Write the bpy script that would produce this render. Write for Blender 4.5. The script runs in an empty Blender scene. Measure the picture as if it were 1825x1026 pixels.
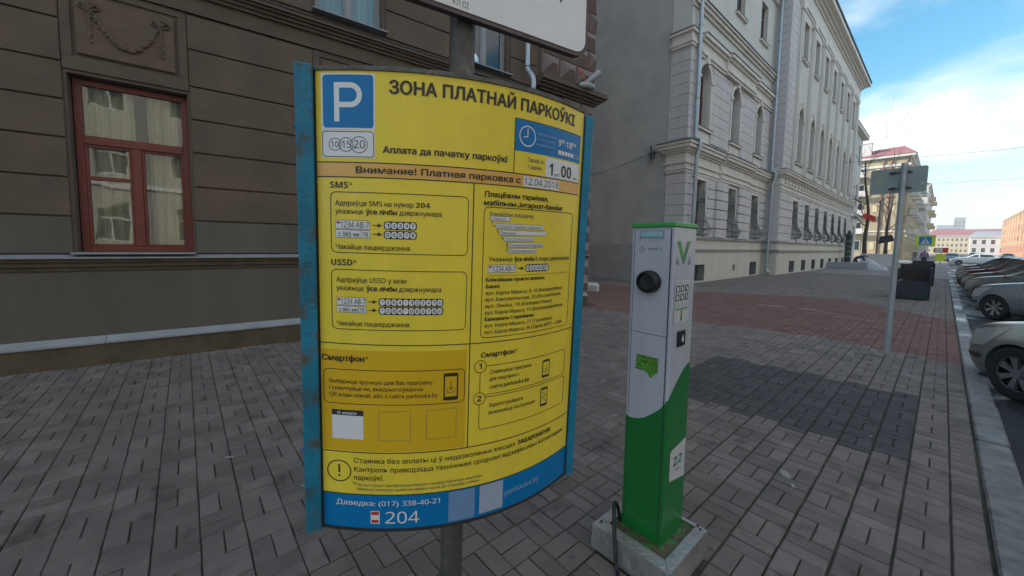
import bpy, bmesh, math, random
import numpy as np
from mathutils import Vector, Matrix
from mathutils.geometry import tessellate_polygon

# ------------------------------------------------------------------ camera, sky, sun, exposure
sc = bpy.context.scene
C = sc.collection
R = math.radians
YAW, PITCH, ROLL, CAMH = R(50.378), R(4.147), R(0.72), 1.6
f_ = Vector((-math.sin(YAW) * math.cos(PITCH), math.cos(YAW) * math.cos(PITCH), -math.sin(PITCH)))
r_ = Vector((math.cos(YAW), math.sin(YAW), 0))
u_ = r_.cross(f_)
r2 = r_ * math.cos(ROLL) + u_ * math.sin(ROLL)
u2 = r2.cross(f_)
camd = bpy.data.cameras.new("camera")
cam = bpy.data.objects.new("camera", camd)
C.objects.link(cam)
cam.matrix_world = Matrix(((r2.x, u2.x, -f_.x, 0), (r2.y, u2.y, -f_.y, 0), (r2.z, u2.z, -f_.z, CAMH), (0, 0, 0, 1)))
camd.sensor_width = 36
camd.lens = 36 * 663.4 / 1825
camd.shift_x = (912.5 - 878.3) / 1825
camd.shift_y = (485.9 - 513) / 1825
camd.clip_start = 0.05
camd.clip_end = 6000
sc.camera = cam

SUN_EL, SUN_AZ = R(31), math.atan2(-0.80, -0.45)      # azimuth from +Y towards +X
world = bpy.data.worlds.new("World")
sc.world = world
world.use_nodes = True
wn, wl = world.node_tree.nodes, world.node_tree.links
wn.clear()
sky = wn.new('ShaderNodeTexSky')
sky.sky_type = 'NISHITA'
sky.sun_disc = False
sky.sun_elevation = SUN_EL
sky.sun_rotation = SUN_AZ % (2 * math.pi)
sky.altitude = 200
sky.air_density = 1.0
sky.dust_density = 0.6
sky.ozone_density = 1.6
tc = wn.new('ShaderNodeTexCoord')
mp = wn.new('ShaderNodeMapping')
mp.inputs['Scale'].default_value = (1.0, 1.0, 2.3)
mp.inputs['Location'].default_value = (3.1, 0.4, 0.35)
nz = wn.new('ShaderNodeTexNoise')
nz.inputs['Scale'].default_value = 2.3
nz.inputs['Detail'].default_value = 7
nz.inputs['Roughness'].default_value = 0.5
nz.inputs['Distortion'].default_value = 0.1
cr = wn.new('ShaderNodeValToRGB')
cr.color_ramp.interpolation = 'EASE'
cr.color_ramp.elements[0].position = 0.43
cr.color_ramp.elements[0].color = (0, 0, 0, 1)
cr.color_ramp.elements[1].position = 0.66
cr.color_ramp.elements[1].color = (1, 1, 1, 1)
sep = wn.new('ShaderNodeSeparateXYZ')
hz = wn.new('ShaderNodeMapRange')                      # low clouds merge towards the horizon
hz.inputs['From Min'].default_value = 0.02
hz.inputs['From Max'].default_value = 0.22
hz.inputs['To Min'].default_value = 0.62
hz.inputs['To Max'].default_value = 0.0
mx = wn.new('ShaderNodeMath'); mx.operation = 'MAXIMUM'
mul = wn.new('ShaderNodeMath'); mul.operation = 'MULTIPLY'; mul.inputs[1].default_value = 0.92
hs = wn.new('ShaderNodeHueSaturation')
hs.inputs['Hue'].default_value = 0.475
hs.inputs['Saturation'].default_value = 1.3
hs.inputs['Value'].default_value = 1.25
mixc = wn.new('ShaderNodeMixRGB')
mixc.inputs['Color2'].default_value = (7.5, 7.35, 7.2, 1)
bg = wn.new('ShaderNodeBackground')
bg.inputs['Strength'].default_value = 0.10
wo = wn.new('ShaderNodeOutputWorld')
wl.new(tc.outputs['Generated'], mp.inputs['Vector'])
wl.new(mp.outputs['Vector'], nz.inputs['Vector'])
wl.new(nz.outputs['Fac'], cr.inputs['Fac'])
wl.new(tc.outputs['Generated'], sep.inputs[0])
wl.new(sep.outputs['Z'], hz.inputs['Value'])
wl.new(cr.outputs['Color'], mx.inputs[0])
wl.new(hz.outputs['Result'], mx.inputs[1])
wl.new(mx.outputs[0], mul.inputs[0])
wl.new(sky.outputs['Color'], hs.inputs['Color'])
wl.new(hs.outputs['Color'], mixc.inputs['Color1'])
wl.new(mul.outputs[0], mixc.inputs['Fac'])
wl.new(mixc.outputs['Color'], bg.inputs['Color'])
wl.new(bg.outputs['Background'], wo.inputs['Surface'])

sund = bpy.data.lights.new("sun", 'SUN')
sund.energy = 3.2
sund.angle = R(0.5)
sund.color = (1.0, 0.94, 0.86)
sun = bpy.data.objects.new("sun", sund)
C.objects.link(sun)
tos = Vector((math.sin(SUN_AZ) * math.cos(SUN_EL), math.cos(SUN_AZ) * math.cos(SUN_EL), math.sin(SUN_EL)))
sun.rotation_euler = tos.to_track_quat('Z', 'Y').to_euler()
sun.location = (-40, -20, 40)

vs = sc.view_settings
vs.view_transform = 'Standard'
vs.look = 'None'
vs.exposure = 1.1
vs.gamma = 1
vs.use_curve_mapping = False

rnd = random.Random(7)

# ------------------------------------------------------------------ materials
MATS = {}
def mat(name, col, rough=0.7, metal=0.0, noise=0.0, nscale=3.0, bump=0.0, bscale=40.0, rand=0.0,
        col2=None, thr=(0.45, 0.6), spec=0.5, attr=False, world_co=False, coat=0.0, streak=False, emit=0.0):
    """procedural material: base colour, broad variation, fine relief, optional second colour in patches"""
    if name in MATS: return MATS[name]
    m = bpy.data.materials.new(name); m.use_nodes = True
    n, l = m.node_tree.nodes, m.node_tree.links
    b = n['Principled BSDF']
    b.inputs['Roughness'].default_value = rough
    b.inputs['Metallic'].default_value = metal
    b.inputs['Specular IOR Level'].default_value = spec
    if coat: b.inputs['Coat Weight'].default_value = coat; b.inputs['Coat Roughness'].default_value = 0.06
    cur = n.new('ShaderNodeRGB'); cur.outputs[0].default_value = (*col, 1); cur = cur.outputs[0]
    if world_co:
        co = n.new('ShaderNodeNewGeometry').outputs['Position']
    else:
        co = n.new('ShaderNodeTexCoord').outputs['Object']
    if streak:
        mpp = n.new('ShaderNodeMapping'); mpp.inputs['Scale'].default_value = (1, 1, 0.13); l.new(co, mpp.inputs[0]); cos = mpp.outputs[0]
    else: cos = co
    if col2 is not None:
        t = n.new('ShaderNodeTexNoise'); t.inputs['Scale'].default_value = nscale * 1.7; t.inputs['Detail'].default_value = 8; t.inputs['Roughness'].default_value = 0.62
        l.new(co, t.inputs['Vector'])
        rr = n.new('ShaderNodeMapRange'); rr.inputs['From Min'].default_value = thr[0]; rr.inputs['From Max'].default_value = thr[1]
        l.new(t.outputs['Fac'], rr.inputs['Value'])
        mm = n.new('ShaderNodeMixRGB'); mm.inputs['Color2'].default_value = (*col2, 1)
        l.new(rr.outputs[0], mm.inputs['Fac']); l.new(cur, mm.inputs['Color1']); cur = mm.outputs[0]
    if noise:
        t = n.new('ShaderNodeTexNoise'); t.inputs['Scale'].default_value = nscale; t.inputs['Detail'].default_value = 9; t.inputs['Roughness'].default_value = 0.68
        l.new(cos, t.inputs['Vector'])
        rr = n.new('ShaderNodeMapRange'); rr.inputs['From Min'].default_value = 0.3; rr.inputs['From Max'].default_value = 0.7
        rr.inputs['To Min'].default_value = 1 - noise; rr.inputs['To Max'].default_value = 1 + noise
        l.new(t.outputs['Fac'], rr.inputs['Value'])
        mm = n.new('ShaderNodeVectorMath'); mm.operation = 'SCALE'
        l.new(cur, mm.inputs[0]); l.new(rr.outputs[0], mm.inputs['Scale']); cur = mm.outputs[0]
    if rand:
        if attr:
            a = n.new('ShaderNodeAttribute'); a.attribute_name = 'tint'; src = a.outputs['Fac']
        else:
            src = n.new('ShaderNodeObjectInfo').outputs['Random']
        rr = n.new('ShaderNodeMapRange'); rr.inputs['To Min'].default_value = 1 - rand; rr.inputs['To Max'].default_value = 1 + rand
        l.new(src, rr.inputs['Value'])
        mm = n.new('ShaderNodeVectorMath'); mm.operation = 'SCALE'
        l.new(cur, mm.inputs[0]); l.new(rr.outputs[0], mm.inputs['Scale']); cur = mm.outputs[0]
    l.new(cur, b.inputs['Base Color'])
    if emit:
        l.new(cur, b.inputs['Emission Color']); b.inputs['Emission Strength'].default_value = emit
    if bump:
        t = n.new('ShaderNodeTexNoise'); t.inputs['Scale'].default_value = bscale; t.inputs['Detail'].default_value = 6
        l.new(co, t.inputs['Vector'])
        bb = n.new('ShaderNodeBump'); bb.inputs['Strength'].default_value = bump; bb.inputs['Distance'].default_value = 0.01
        l.new(t.outputs['Fac'], bb.inputs['Height']); l.new(bb.outputs[0], b.inputs['Normal'])
    MATS[name] = m
    return m

def glass_mat(name, tint=(0.6, 0.7, 0.7), transp=0.6, rough=0.02):
    if name in MATS: return MATS[name]
    m = bpy.data.materials.new(name); m.use_nodes = True
    n, l = m.node_tree.nodes, m.node_tree.links; n.clear()
    o = n.new('ShaderNodeOutputMaterial'); tr = n.new('ShaderNodeBsdfTransparent'); tr.inputs[0].default_value = (*tint, 1)
    g = n.new('ShaderNodeBsdfGlossy'); g.inputs['Roughness'].default_value = rough; g.inputs[0].default_value = (0.95, 0.97, 1, 1)
    fr = n.new('ShaderNodeFresnel'); fr.inputs[0].default_value = 1.55
    ad = n.new('ShaderNodeMath'); ad.operation = 'ADD'; ad.inputs[1].default_value = 1 - transp; ad.use_clamp = True
    mi = n.new('ShaderNodeMixShader')
    t = n.new('ShaderNodeTexNoise'); t.inputs['Scale'].default_value = 1.3
    tcn = n.new('ShaderNodeTexCoord'); l.new(tcn.outputs['Object'], t.inputs['Vector'])
    bb = n.new('ShaderNodeBump'); bb.inputs['Strength'].default_value = 0.12; bb.inputs['Distance'].default_value = 0.03
    l.new(t.outputs['Fac'], bb.inputs['Height']); l.new(bb.outputs[0], g.inputs['Normal'])
    l.new(fr.outputs[0], ad.inputs[0]); l.new(ad.outputs[0], mi.inputs[0]); l.new(tr.outputs[0], mi.inputs[1]); l.new(g.outputs[0], mi.inputs[2])
    l.new(mi.outputs[0], o.inputs[0])
    MATS[name] = m
    return m

# ------------------------------------------------------------------ mesh helpers
class MB:
    """collects boxes, prisms and tubes and links them as ONE mesh object"""
    def __init__(s): s.v = []; s.f = []; s.smooth = False
    def add(s, vs_, fs):
        k = len(s.v); s.v += [tuple(p) for p in vs_]; s.f += [tuple(i + k for i in q) for q in fs]; return s
    def box(s, x0, x1, y0, y1, z0, z1):
        if x1 < x0: x0, x1 = x1, x0
        if y1 < y0: y0, y1 = y1, y0
        if z1 < z0: z0, z1 = z1, z0
        return s.add([(x0, y0, z0), (x1, y0, z0), (x1, y1, z0), (x0, y1, z0), (x0, y0, z1), (x1, y0, z1), (x1, y1, z1), (x0, y1, z1)],
                     [(0, 3, 2, 1), (4, 5, 6, 7), (0, 1, 5, 4), (1, 2, 6, 5), (2, 3, 7, 6), (3, 0, 4, 7)])
    def tube(s, pts, r, seg=8, cap=True):
        pts = [Vector(p) for p in pts]; n = len(pts); rs = r if isinstance(r, (list, tuple)) else [r] * n
        base = []; prev = None
        for i, p in enumerate(pts):
            d = (pts[min(i + 1, n - 1)] - pts[max(i - 1, 0)]).normalized()
            a = Vector((0, 0, 1)) if abs(d.z) < 0.95 else Vector((1, 0, 0))
            if prev is not None and (prev - d * prev.dot(d)).length > 1e-4: x = (prev - d * prev.dot(d)).normalized()
            else: x = d.cross(a).normalized()
            y = d.cross(x).normalized(); prev = x
            base.append([p + (x * math.cos(t) + y * math.sin(t)) * rs[i] for t in [2 * math.pi * k / seg for k in range(seg)]])
        vs_ = [q for ring in base for q in ring]; fs = []
        for i in range(n - 1):
            for k in range(seg):
                a = i * seg + k; b = i * seg + (k + 1) % seg
                fs.append((a, b, b + seg, a + seg))
        if cap: fs += [tuple(range(seg - 1, -1, -1)), tuple((n - 1) * seg + k for k in range(seg))]
        s.smooth = True
        return s.add(vs_, fs)
    def prism(s, poly, axis, a0, a1):
        """poly: 2D outline; axis 'x','y','z' extrusion direction"""
        def P(u, v, w): return {'x': (w, u, v), 'y': (u, w, v), 'z': (u, v, w)}[axis]
        n = len(poly)
        vs_ = [P(u, v, a0) for u, v in poly] + [P(u, v, a1) for u, v in poly]
        fs = [tuple(range(n)), tuple(range(2 * n - 1, n - 1, -1))] + [(i, (i + 1) % n, n + (i + 1) % n, n + i) for i in range(n)]
        return s.add(vs_, fs)
    def sphere(s, c, r, seg=10, rings=7, sx=1, sy=1, sz=1):
        vs_ = []; fs = []
        for i in range(rings + 1):
            t = math.pi * i / rings
            for k in range(seg):
                p = 2 * math.pi * k / seg
                vs_.append((c[0] + r * sx * math.sin(t) * math.cos(p), c[1] + r * sy * math.sin(t) * math.sin(p), c[2] + r * sz * math.cos(t)))
        for i in range(rings):
            for k in range(seg):
                a = i * seg + k; b = i * seg + (k + 1) % seg
                fs.append((a, a + seg, b + seg, b))
        s.smooth = True
        return s.add(vs_, fs)
    def build(s, name, m, parent=None, fix=True, smooth=None, bevel=0):
        me = bpy.data.meshes.new(name); me.from_pydata(s.v, [], s.f)
        if fix or bevel:
            bm = bmesh.new(); bm.from_mesh(me)
            if bevel:
                bmesh.ops.bevel(bm, geom=list(bm.edges), offset=bevel, segments=1, affect='EDGES', clamp_overlap=True)
            bmesh.ops.recalc_face_normals(bm, faces=bm.faces); bm.to_mesh(me); bm.free()
        if m: me.materials.append(m)
        if (s.smooth if smooth is None else smooth):
            for p in me.polygons: p.use_smooth = True
            try: me.set_sharp_from_angle(angle=R(40))
            except Exception: pass
        me.update()
        o = bpy.data.objects.new(name, me); C.objects.link(o)
        if parent: o.parent = parent
        return o

def thing(name, label, cat, loc=(0, 0, 0), rz=0, group=None):
    o = bpy.data.objects.new(name, None); C.objects.link(o); o.empty_display_size = 0.2
    o.location = loc; o.rotation_euler = (0, 0, rz); o['label'] = label; o['category'] = cat
    if group: o['group'] = group
    return o
def tag(o, label, cat, group=None, kind=None):
    if label: o['label'] = label
    if cat: o['category'] = cat
    if group: o['group'] = group
    if kind: o['kind'] = kind
    return o
def struct(o, label=None):
    o['kind'] = 'structure'
    if label: o['label'] = label
    return o
def box(name, m, parent, x0, x1, y0, y1, z0, z1, bevel=0):
    return MB().box(x0, x1, y0, y1, z0, z1).build(name, m, parent, fix=bool(bevel), bevel=bevel)
def copy_tree(o, parent=None, swap=None):
    c = o.copy(); C.objects.link(c)
    if parent: c.parent = parent
    for ch in list(o.children): copy_tree(ch, c)
    return c

def catmull(pts, n=8):
    pts = [Vector(p) for p in pts]; out = []
    for i in range(len(pts) - 1):
        p0 = pts[max(i - 1, 0)]; p1 = pts[i]; p2 = pts[i + 1]; p3 = pts[min(i + 2, len(pts) - 1)]
        for k in range(n):
            t = k / n
            out.append(0.5 * ((2 * p1) + (p2 - p0) * t + (2 * p0 - 5 * p1 + 4 * p2 - p3) * t * t + (3 * p1 - p0 - 3 * p2 + p3) * t ** 3))
    out.append(pts[-1]); return out

# text ------------------------------------------------------------
def sans(t, bold=False):
    o = ''
    for ch in t:
        k = ord(ch)
        if 48 <= k <= 57: o += chr((0x1D7EC if bold else 0x1D7E2) + k - 48)
        elif 65 <= k <= 90: o += chr((0x1D5D4 if bold else 0x1D5A0) + k - 65)
        elif 97 <= k <= 122: o += chr((0x1D5EE if bold else 0x1D5BA) + k - 97)
        else: o += ch
    return o
_tc = {}
def text_geo(t, res=4):
    """flat mesh of a line of lettering, size 1 (capital height about 0.715): (verts with layer, faces, width).
    Every outline is filled by itself with its own holes; overlapping strokes of one letter lie on layers a hair apart."""
    if t in _tc: return _tc[t]
    cu = bpy.data.curves.new('lettering', 'FONT'); cu.body = t; cu.size = 1.0; cu.resolution_u = res; cu.fill_mode = 'NONE'
    ob = bpy.data.objects.new('lettering', cu)
    me = bpy.data.meshes.new_from_object(ob)
    nb = {}
    for e in me.edges:
        i, j = e.vertices; nb.setdefault(i, []).append(j); nb.setdefault(j, []).append(i)
    co = [(p.co.x, p.co.y) for p in me.vertices]; seen = set(); loops = []
    for st in nb:
        if st in seen: continue
        lp = [st]; seen.add(st); cur = st; prev = None
        while True:
            nx_ = [k for k in nb[cur] if k != prev and k not in seen]
            if not nx_: break
            prev, cur = cur, nx_[0]; seen.add(cur); lp.append(cur)
        if len(lp) > 2: loops.append([co[k] for k in sorted(lp)] if sorted(lp) == list(range(min(lp), max(lp) + 1)) else [co[k] for k in lp])
    bpy.data.objects.remove(ob); bpy.data.curves.remove(cu); bpy.data.meshes.remove(me)
    def area(q): return sum(q[i][0] * q[(i + 1) % len(q)][1] - q[(i + 1) % len(q)][0] * q[i][1] for i in range(len(q))) / 2
    def inside(p, q):
        c = False; n = len(q)
        for i in range(n):
            (x1, y1), (x2, y2) = q[i], q[i - 1]
            if (y1 > p[1]) != (y2 > p[1]) and p[0] < (x2 - x1) * (p[1] - y1) / (y2 - y1) + x1: c = not c
        return c
    def clean(q):
        o = [q[0]]
        for p in q[1:]:
            if math.hypot(p[0] - o[-1][0], p[1] - o[-1][1]) > 1e-5: o.append(p)
        if math.hypot(o[0][0] - o[-1][0], o[0][1] - o[-1][1]) < 1e-5: o.pop()
        return o
    loops = [clean(q) for q in loops]; loops = [q for q in loops if len(q) > 2]
    big = max(loops, key=lambda q: abs(area(q))); sg_ = 1 if area(big) > 0 else -1
    outer = [q for q in loops if area(q) * sg_ > 0]; holes = [q for q in loops if area(q) * sg_ < 0]
    own = {i: [] for i in range(len(outer))}
    for h in holes:
        cand = [i for i in range(len(outer)) if sum(inside(p, outer[i]) for p in h) > .6 * len(h)]
        if cand: own[min(cand, key=lambda i: abs(area(outer[i])))].append(h)
        else: outer.append(h); own[len(outer) - 1] = []
    V = []; F = []
    for i, q in enumerate(outer):
        polys = [[Vector((p[0], p[1], 0)) for p in q]] + [[Vector((p[0], p[1], 0)) for p in h] for h in own[i]]
        base = len(V); V += [(p.x, p.y, i % 3) for pl_ in polys for p in pl_]
        F += [tuple(k + base for k in tri) for tri in tessellate_polygon(polys)]
    x0 = min(p[0] for p in V); x1 = max(p[0] for p in V)
    V = [(p[0] - x0, p[1], p[2] * 0.00003) for p in V]
    _tc[t] = (V, F, x1 - x0)
    return _tc[t]

# ------------------------------------------------------------------ palette
M_plaster_brown = mat('brown_render', (0.128, 0.091, 0.064), 0.85, noise=0.22, nscale=1.1, bump=0.25, bscale=90, col2=(0.102, 0.076, 0.056), thr=(0.5, 0.75))
M_plaster_brown2 = mat('brown_render_mouldings', (0.115, 0.085, 0.060), 0.85, noise=0.2, nscale=2, bump=0.2, bscale=90)
M_plaster_grey = mat('grey_painted_plinth', (0.108, 0.096, 0.078), 0.8, noise=0.2, nscale=1.2, bump=0.3, bscale=70, streak=True)
M_ledge_metal = mat('pale_sill_metal', (0.27, 0.285, 0.30), 0.55, noise=0.15, nscale=4)
M_base_ochre = mat('ochre_foot_course', (0.095, 0.07, 0.042), 0.9, noise=0.3, nscale=5, bump=0.4, bscale=50)
M_red_wood = mat('red_brown_window_paint', (0.16, 0.032, 0.022), 0.45, noise=0.12, nscale=6)
M_curtain = mat('cream_curtain', (0.78, 0.72, 0.58), 0.9, noise=0.08, nscale=4)
M_room = mat('dark_room', (0.05, 0.05, 0.05), 0.9)
M_glass = glass_mat('window_glass', (0.90, 0.93, 0.90), 0.975)
M_glass_dark = mat('dark_window_glass', (0.028, 0.033, 0.038), 0.06, spec=0.9, noise=0.3, nscale=2)
M_pipe = mat('galvanised_pipe', (0.42, 0.46, 0.50), 0.42, metal=0.6, noise=0.15, nscale=5)
M_quoin = mat('pinkish_quoin_plaster', (0.21, 0.155, 0.14), 0.85, noise=0.15, nscale=3, bump=0.2, bscale=60)

M_lilac = mat('grey_lilac_render', (0.57, 0.53, 0.52), 0.85, noise=0.12, nscale=1.5, bump=0.2, bscale=60, streak=True)
M_cream = mat('cream_moulding', (0.66, 0.61, 0.545), 0.8, noise=0.14, nscale=2.5, bump=0.2, bscale=60, streak=True)
M_palewall = mat('pale_green_grey_wall', (0.60, 0.58, 0.53), 0.85, noise=0.08, nscale=1.2, bump=0.15, bscale=60)
M_base_cream = mat('cream_basement', (0.60, 0.56, 0.48), 0.8, noise=0.12, nscale=1.5, bump=0.2, bscale=50, streak=True)
M_gable = mat('grey_gable_render', (0.45, 0.435, 0.415), 0.9, noise=0.13, nscale=0.5, bump=0.35, bscale=40, col2=(0.40, 0.388, 0.372), thr=(0.42, 0.62))
M_gable_low = mat('dark_grey_gable_foot', (0.335, 0.328, 0.322), 0.85, noise=0.12, nscale=1.2, bump=0.2, bscale=40)
M_darkmetal = mat('dark_roof_metal', (0.035, 0.045, 0.05), 0.5, metal=0.3, noise=0.2, nscale=3)
M_brownframe = mat('brown_window_frame', (0.17, 0.065, 0.04), 0.5)
M_iron = mat('wrought_iron', (0.10, 0.11, 0.115), 0.5, metal=0.4)
M_greymould = mat('grey_metal_drip', (0.30, 0.32, 0.34), 0.5, metal=0.2, noise=0.1, nscale=4)

# ------------------------------------------------------------------ ground
def sheet(name, x0, x1, y0, y1, z, m, nx=1, ny=1):
    vs_ = []; fs = []
    for j in range(ny + 1):
        for i in range(nx + 1): vs_.append((x0 + (x1 - x0) * i / nx, y0 + (y1 - y0) * j / ny, z))
    for j in range(ny):
        for i in range(nx):
            a = j * (nx + 1) + i; fs.append((a, a + 1, a + nx + 2, a + nx + 1))
    return MB().add(vs_, fs).build(name, m, fix=False)
M_earth = mat('far_ground', (0.16, 0.155, 0.145), 0.95, noise=0.15, nscale=0.05, world_co=True)
struct(sheet('ground', -1500, 1500, -400, 2600, -0.35, M_earth))
M_asphalt = mat('asphalt', (0.045, 0.045, 0.048), 0.62, noise=0.3, nscale=1.2, bump=0.5, bscale=120, world_co=True, col2=(0.028, 0.028, 0.03), thr=(0.4, 0.6))
# damp patches on the road: lower roughness where a broad noise is high
def damp(m, lo, hi, sc_=0.9, thr=(0.5, 0.62)):
    n, l = m.node_tree.nodes, m.node_tree.links
    t = n.new('ShaderNodeTexNoise'); t.inputs['Scale'].default_value = sc_; t.inputs['Detail'].default_value = 5
    g = n.new('ShaderNodeNewGeometry'); l.new(g.outputs['Position'], t.inputs['Vector'])
    rr = n.new('ShaderNodeMapRange'); rr.inputs['From Min'].default_value = thr[0]; rr.inputs['From Max'].default_value = thr[1]
    rr.inputs['To Min'].default_value = hi; rr.inputs['To Max'].default_value = lo
    l.new(t.outputs['Fac'], rr.inputs['Value']); l.new(rr.outputs[0], n['Principled BSDF'].inputs['Roughness'])
damp(M_asphalt, 0.16, 0.75, 0.8)
struct(sheet('road', 0.44, 14.6, -60, 420, -0.15, M_asphalt, 2, 60))

# paved pavement: sand bed, then every paver is real geometry
M_sand = mat('joint_sand', (0.075, 0.060, 0.045), 0.95, noise=0.4, nscale=6, world_co=True, col2=(0.036, 0.036, 0.022), thr=(0.5, 0.6), bump=0.5, bscale=150)
pavement = struct(sheet('pavement', -14.5, 0.30, -8, 34, -0.014, M_sand, 1, 1))
PV = (0.176, 0.146, 0.132)
def paver_mats(nm, col, rough=0.8, noise=0.26, rand=0.17):
    out = []
    for attr in (False, True):
        m = mat(nm + ('_field' if attr else ''), col, rough, noise=noise, nscale=2.2, bump=0.45, bscale=260, rand=rand, attr=attr, world_co=True,
                col2=tuple(c * 0.52 for c in col), thr=(0.56, 0.70), spec=0.35)
        out.append(m)
    return out
MP_grey = paver_mats('grey_concrete_paver', PV)
MP_dark = paver_mats('dark_blue_grey_paver', (0.074, 0.065, 0.067), noise=0.12)
MP_red = paver_mats('red_concrete_paver', (0.165, 0.085, 0.070), noise=0.22, rand=0.16)
def in_red(x, y):
    lo = np.interp(x, [-14, -6, -3.5, -1.2, 0.3], [7.2, 8.05, 8.6, 8.95, 8.35])
    hi = np.interp(x, [-14, -5.7, -3.4, -2.0, -0.7, 0.3], [13.3, 14.5, 16.1, 16.6, 15.0, 13.5])
    return lo < y < hi
def in_patch(x, y): return -2.09 < x < -0.06 and 4.11 < y < 6.12
def b1_front(y): return -6.94 + 0.084 * (y + 0.52) / 0.996      # world X of the brown building's wall face
pav = []      # (cx, cy, lx, ly)
for i in range(-72, 1):
    for j in range(-40, 168):
        x0 = -0.07 + 0.2 * i; y0 = 0.01 + 0.2 * j
        cx, cy = x0 + 0.1, y0 + 0.1
        if cy < 8.75 and cx < b1_front(cy) + 0.03: continue
        if cy > 16.9 and cx < -7.3: continue
        if cy > 28.4 and cx < -6.6: continue
        if cx < -14.4: continue
        if (i + j) % 2: pav += [(x0 + 0.05, cy, 0.1, 0.2), (x0 + 0.15, cy, 0.1, 0.2)]
        else: pav += [(cx, y0 + 0.05, 0.2, 0.1), (cx, y0 + 0.15, 0.2, 0.1)]
pav = [(p[0] + ((.0015 if ((p[0] + .07) % .2) < .1 else -.0015) if p[2] < .15 else 0), p[1], p[2] - (.003 if p[2] < .15 else .006), p[3]) if p[0] > -1.2 and p[1] < 8.4 else p for p in pav]   # wider mossy joints on the kerb side
for j in range(-80, 336):      # header course beside the kerb
    pav.append((0.195, 0.06 + 0.1 * j, 0.13, 0.1))
pav = [p for p in pav if not (-1.08 < p[0] < -0.71 and 1.66 < p[1] < 2.04)]
CV = Vector((0, 0, CAMH))
def proj(p):
    v = Vector(p) - CV; z = v.dot(f_)
    if z < 0.1: return None
    return 878.3 + 663.4 * v.dot(r2) / z, 485.9 - 663.4 * v.dot(u2) / z, z
def vis(p):
    q = proj((p[0], p[1], 0))
    if q is None or not (-20 < q[0] < 1845 and q[1] < 1040): return 0
    if 545 < q[0] < 1025 and q[1] < 925: return 0
    if 1060 < q[0] < 1230 and q[1] > 420: return 0
    return 1 / (q[2] ** 3)
order = sorted(range(len(pav)), key=lambda k: -vis(pav[k]))
near = set(order[:298])
def paver_shape(lx, ly, g=0.0055, c=0.005, h=0.03):
    a, b = lx / 2 - g / 2, ly / 2 - g / 2
    v = [(-a, -b, -h), (a, -b, -h), (a, b, -h), (-a, b, -h), (-a, -b, -c), (a, -b, -c), (a, b, -c), (-a, b, -c),
         (-a + c, -b + c, 0), (a - c, -b + c, 0), (a - c, b - c, 0), (-a + c, b - c, 0)]
    f = [(0, 1, 5, 4), (1, 2, 6, 5), (2, 3, 7, 6), (3, 0, 4, 7), (4, 5, 9, 8), (5, 6, 10, 9), (6, 7, 11, 10), (7, 4, 8, 11), (8, 9, 10, 11)]
    return v, f
pm = {}
def pav_mat(p, fld):
    return (MP_red if in_red(p[0], p[1]) else MP_dark if in_patch(p[0], p[1]) else MP_grey)[fld]
for k in near:
    p = pav[k]; key = (p[2], p[3])
    m = pav_mat(p, 0)
    if key + (m.name,) not in pm:
        v, f = paver_shape(*key); me = bpy.data.meshes.new('paver'); me.from_pydata(v, [], f); me.materials.append(m); pm[key + (m.name,)] = me
    o = bpy.data.objects.new('paver', pm[key + (m.name,)]); C.objects.link(o); o.parent = pavement
    o.location = (p[0] + rnd.uniform(-.0015, .0015), p[1] + rnd.uniform(-.0015, .0015), rnd.uniform(-0.0028, 0.002)); o.rotation_euler = (rnd.uniform(-.009, .009), rnd.uniform(-.009, .009), rnd.uniform(-.010, .010))
for nm, mats in (('grey', MP_grey), ('dark', MP_dark), ('red', MP_red)):
    V = []; F = []; T = []
    for k in order[298:]:
        p = pav[k]
        if pav_mat(p, 1) is not mats[1]: continue
        far = p[1] > 13
        v, f = paver_shape(p[2], p[3])
        if far: v, f = v[4:8] + v[8:], [(0, 1, 5, 4), (1, 2, 6, 5), (2, 3, 7, 6), (3, 0, 4, 7), (4, 5, 6, 7)]
        dz = rnd.uniform(-0.0022, 0.0022); tx = rnd.uniform(-.006, .006); ty = rnd.uniform(-.006, .006); t = rnd.random(); n0 = len(V)
        jx, jy, jr = rnd.uniform(-.0015, .0015), rnd.uniform(-.0015, .0015), rnd.uniform(-.010, .010)
        V += [(a - jr * b + p[0] + jx, b + jr * a + p[1] + jy, c + dz + tx * b - ty * a) for a, b, c in v]; F += [tuple(q + n0 for q in ff) for ff in f]; T += [t] * len(f)
    me = bpy.data.meshes.new('paver_field'); me.from_pydata(V, [], F); me.materials.append(mats[1])
    at = me.attributes.new('tint', 'FLOAT', 'FACE'); at.data.foreach_set('value', T)
    o = bpy.data.objects.new('paver_field', me); C.objects.link(o); o.parent = pavement; o['kind'] = 'stuff'
    o['label'] = {'grey': 'weathered grey pavers laid in a basket weave', 'dark': 'rectangle of darker blue-grey pavers', 'red': 'reddish pavers of the driveway band'}[nm]

# far pavement, still paved but too far to tell the pieces apart
M_farpave = mat('far_paving', (0.20, 0.19, 0.185), 0.85, noise=0.2, nscale=1.5, world_co=True, bump=0.3, bscale=12)
MB().box(-7.4, 0.29, 34, 400, -0.16, 0.0).build('far_pavement', M_farpave, fix=False)['kind'] = 'structure'
MB().box(-60, -14.5, -8, 34, -0.16, -0.004).build('courtyard_paving', M_farpave, fix=False)['kind'] = 'structure'
struct(sheet('courtyard_ground', -60, -7.4, 34, 400, -0.02, M_farpave))
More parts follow.
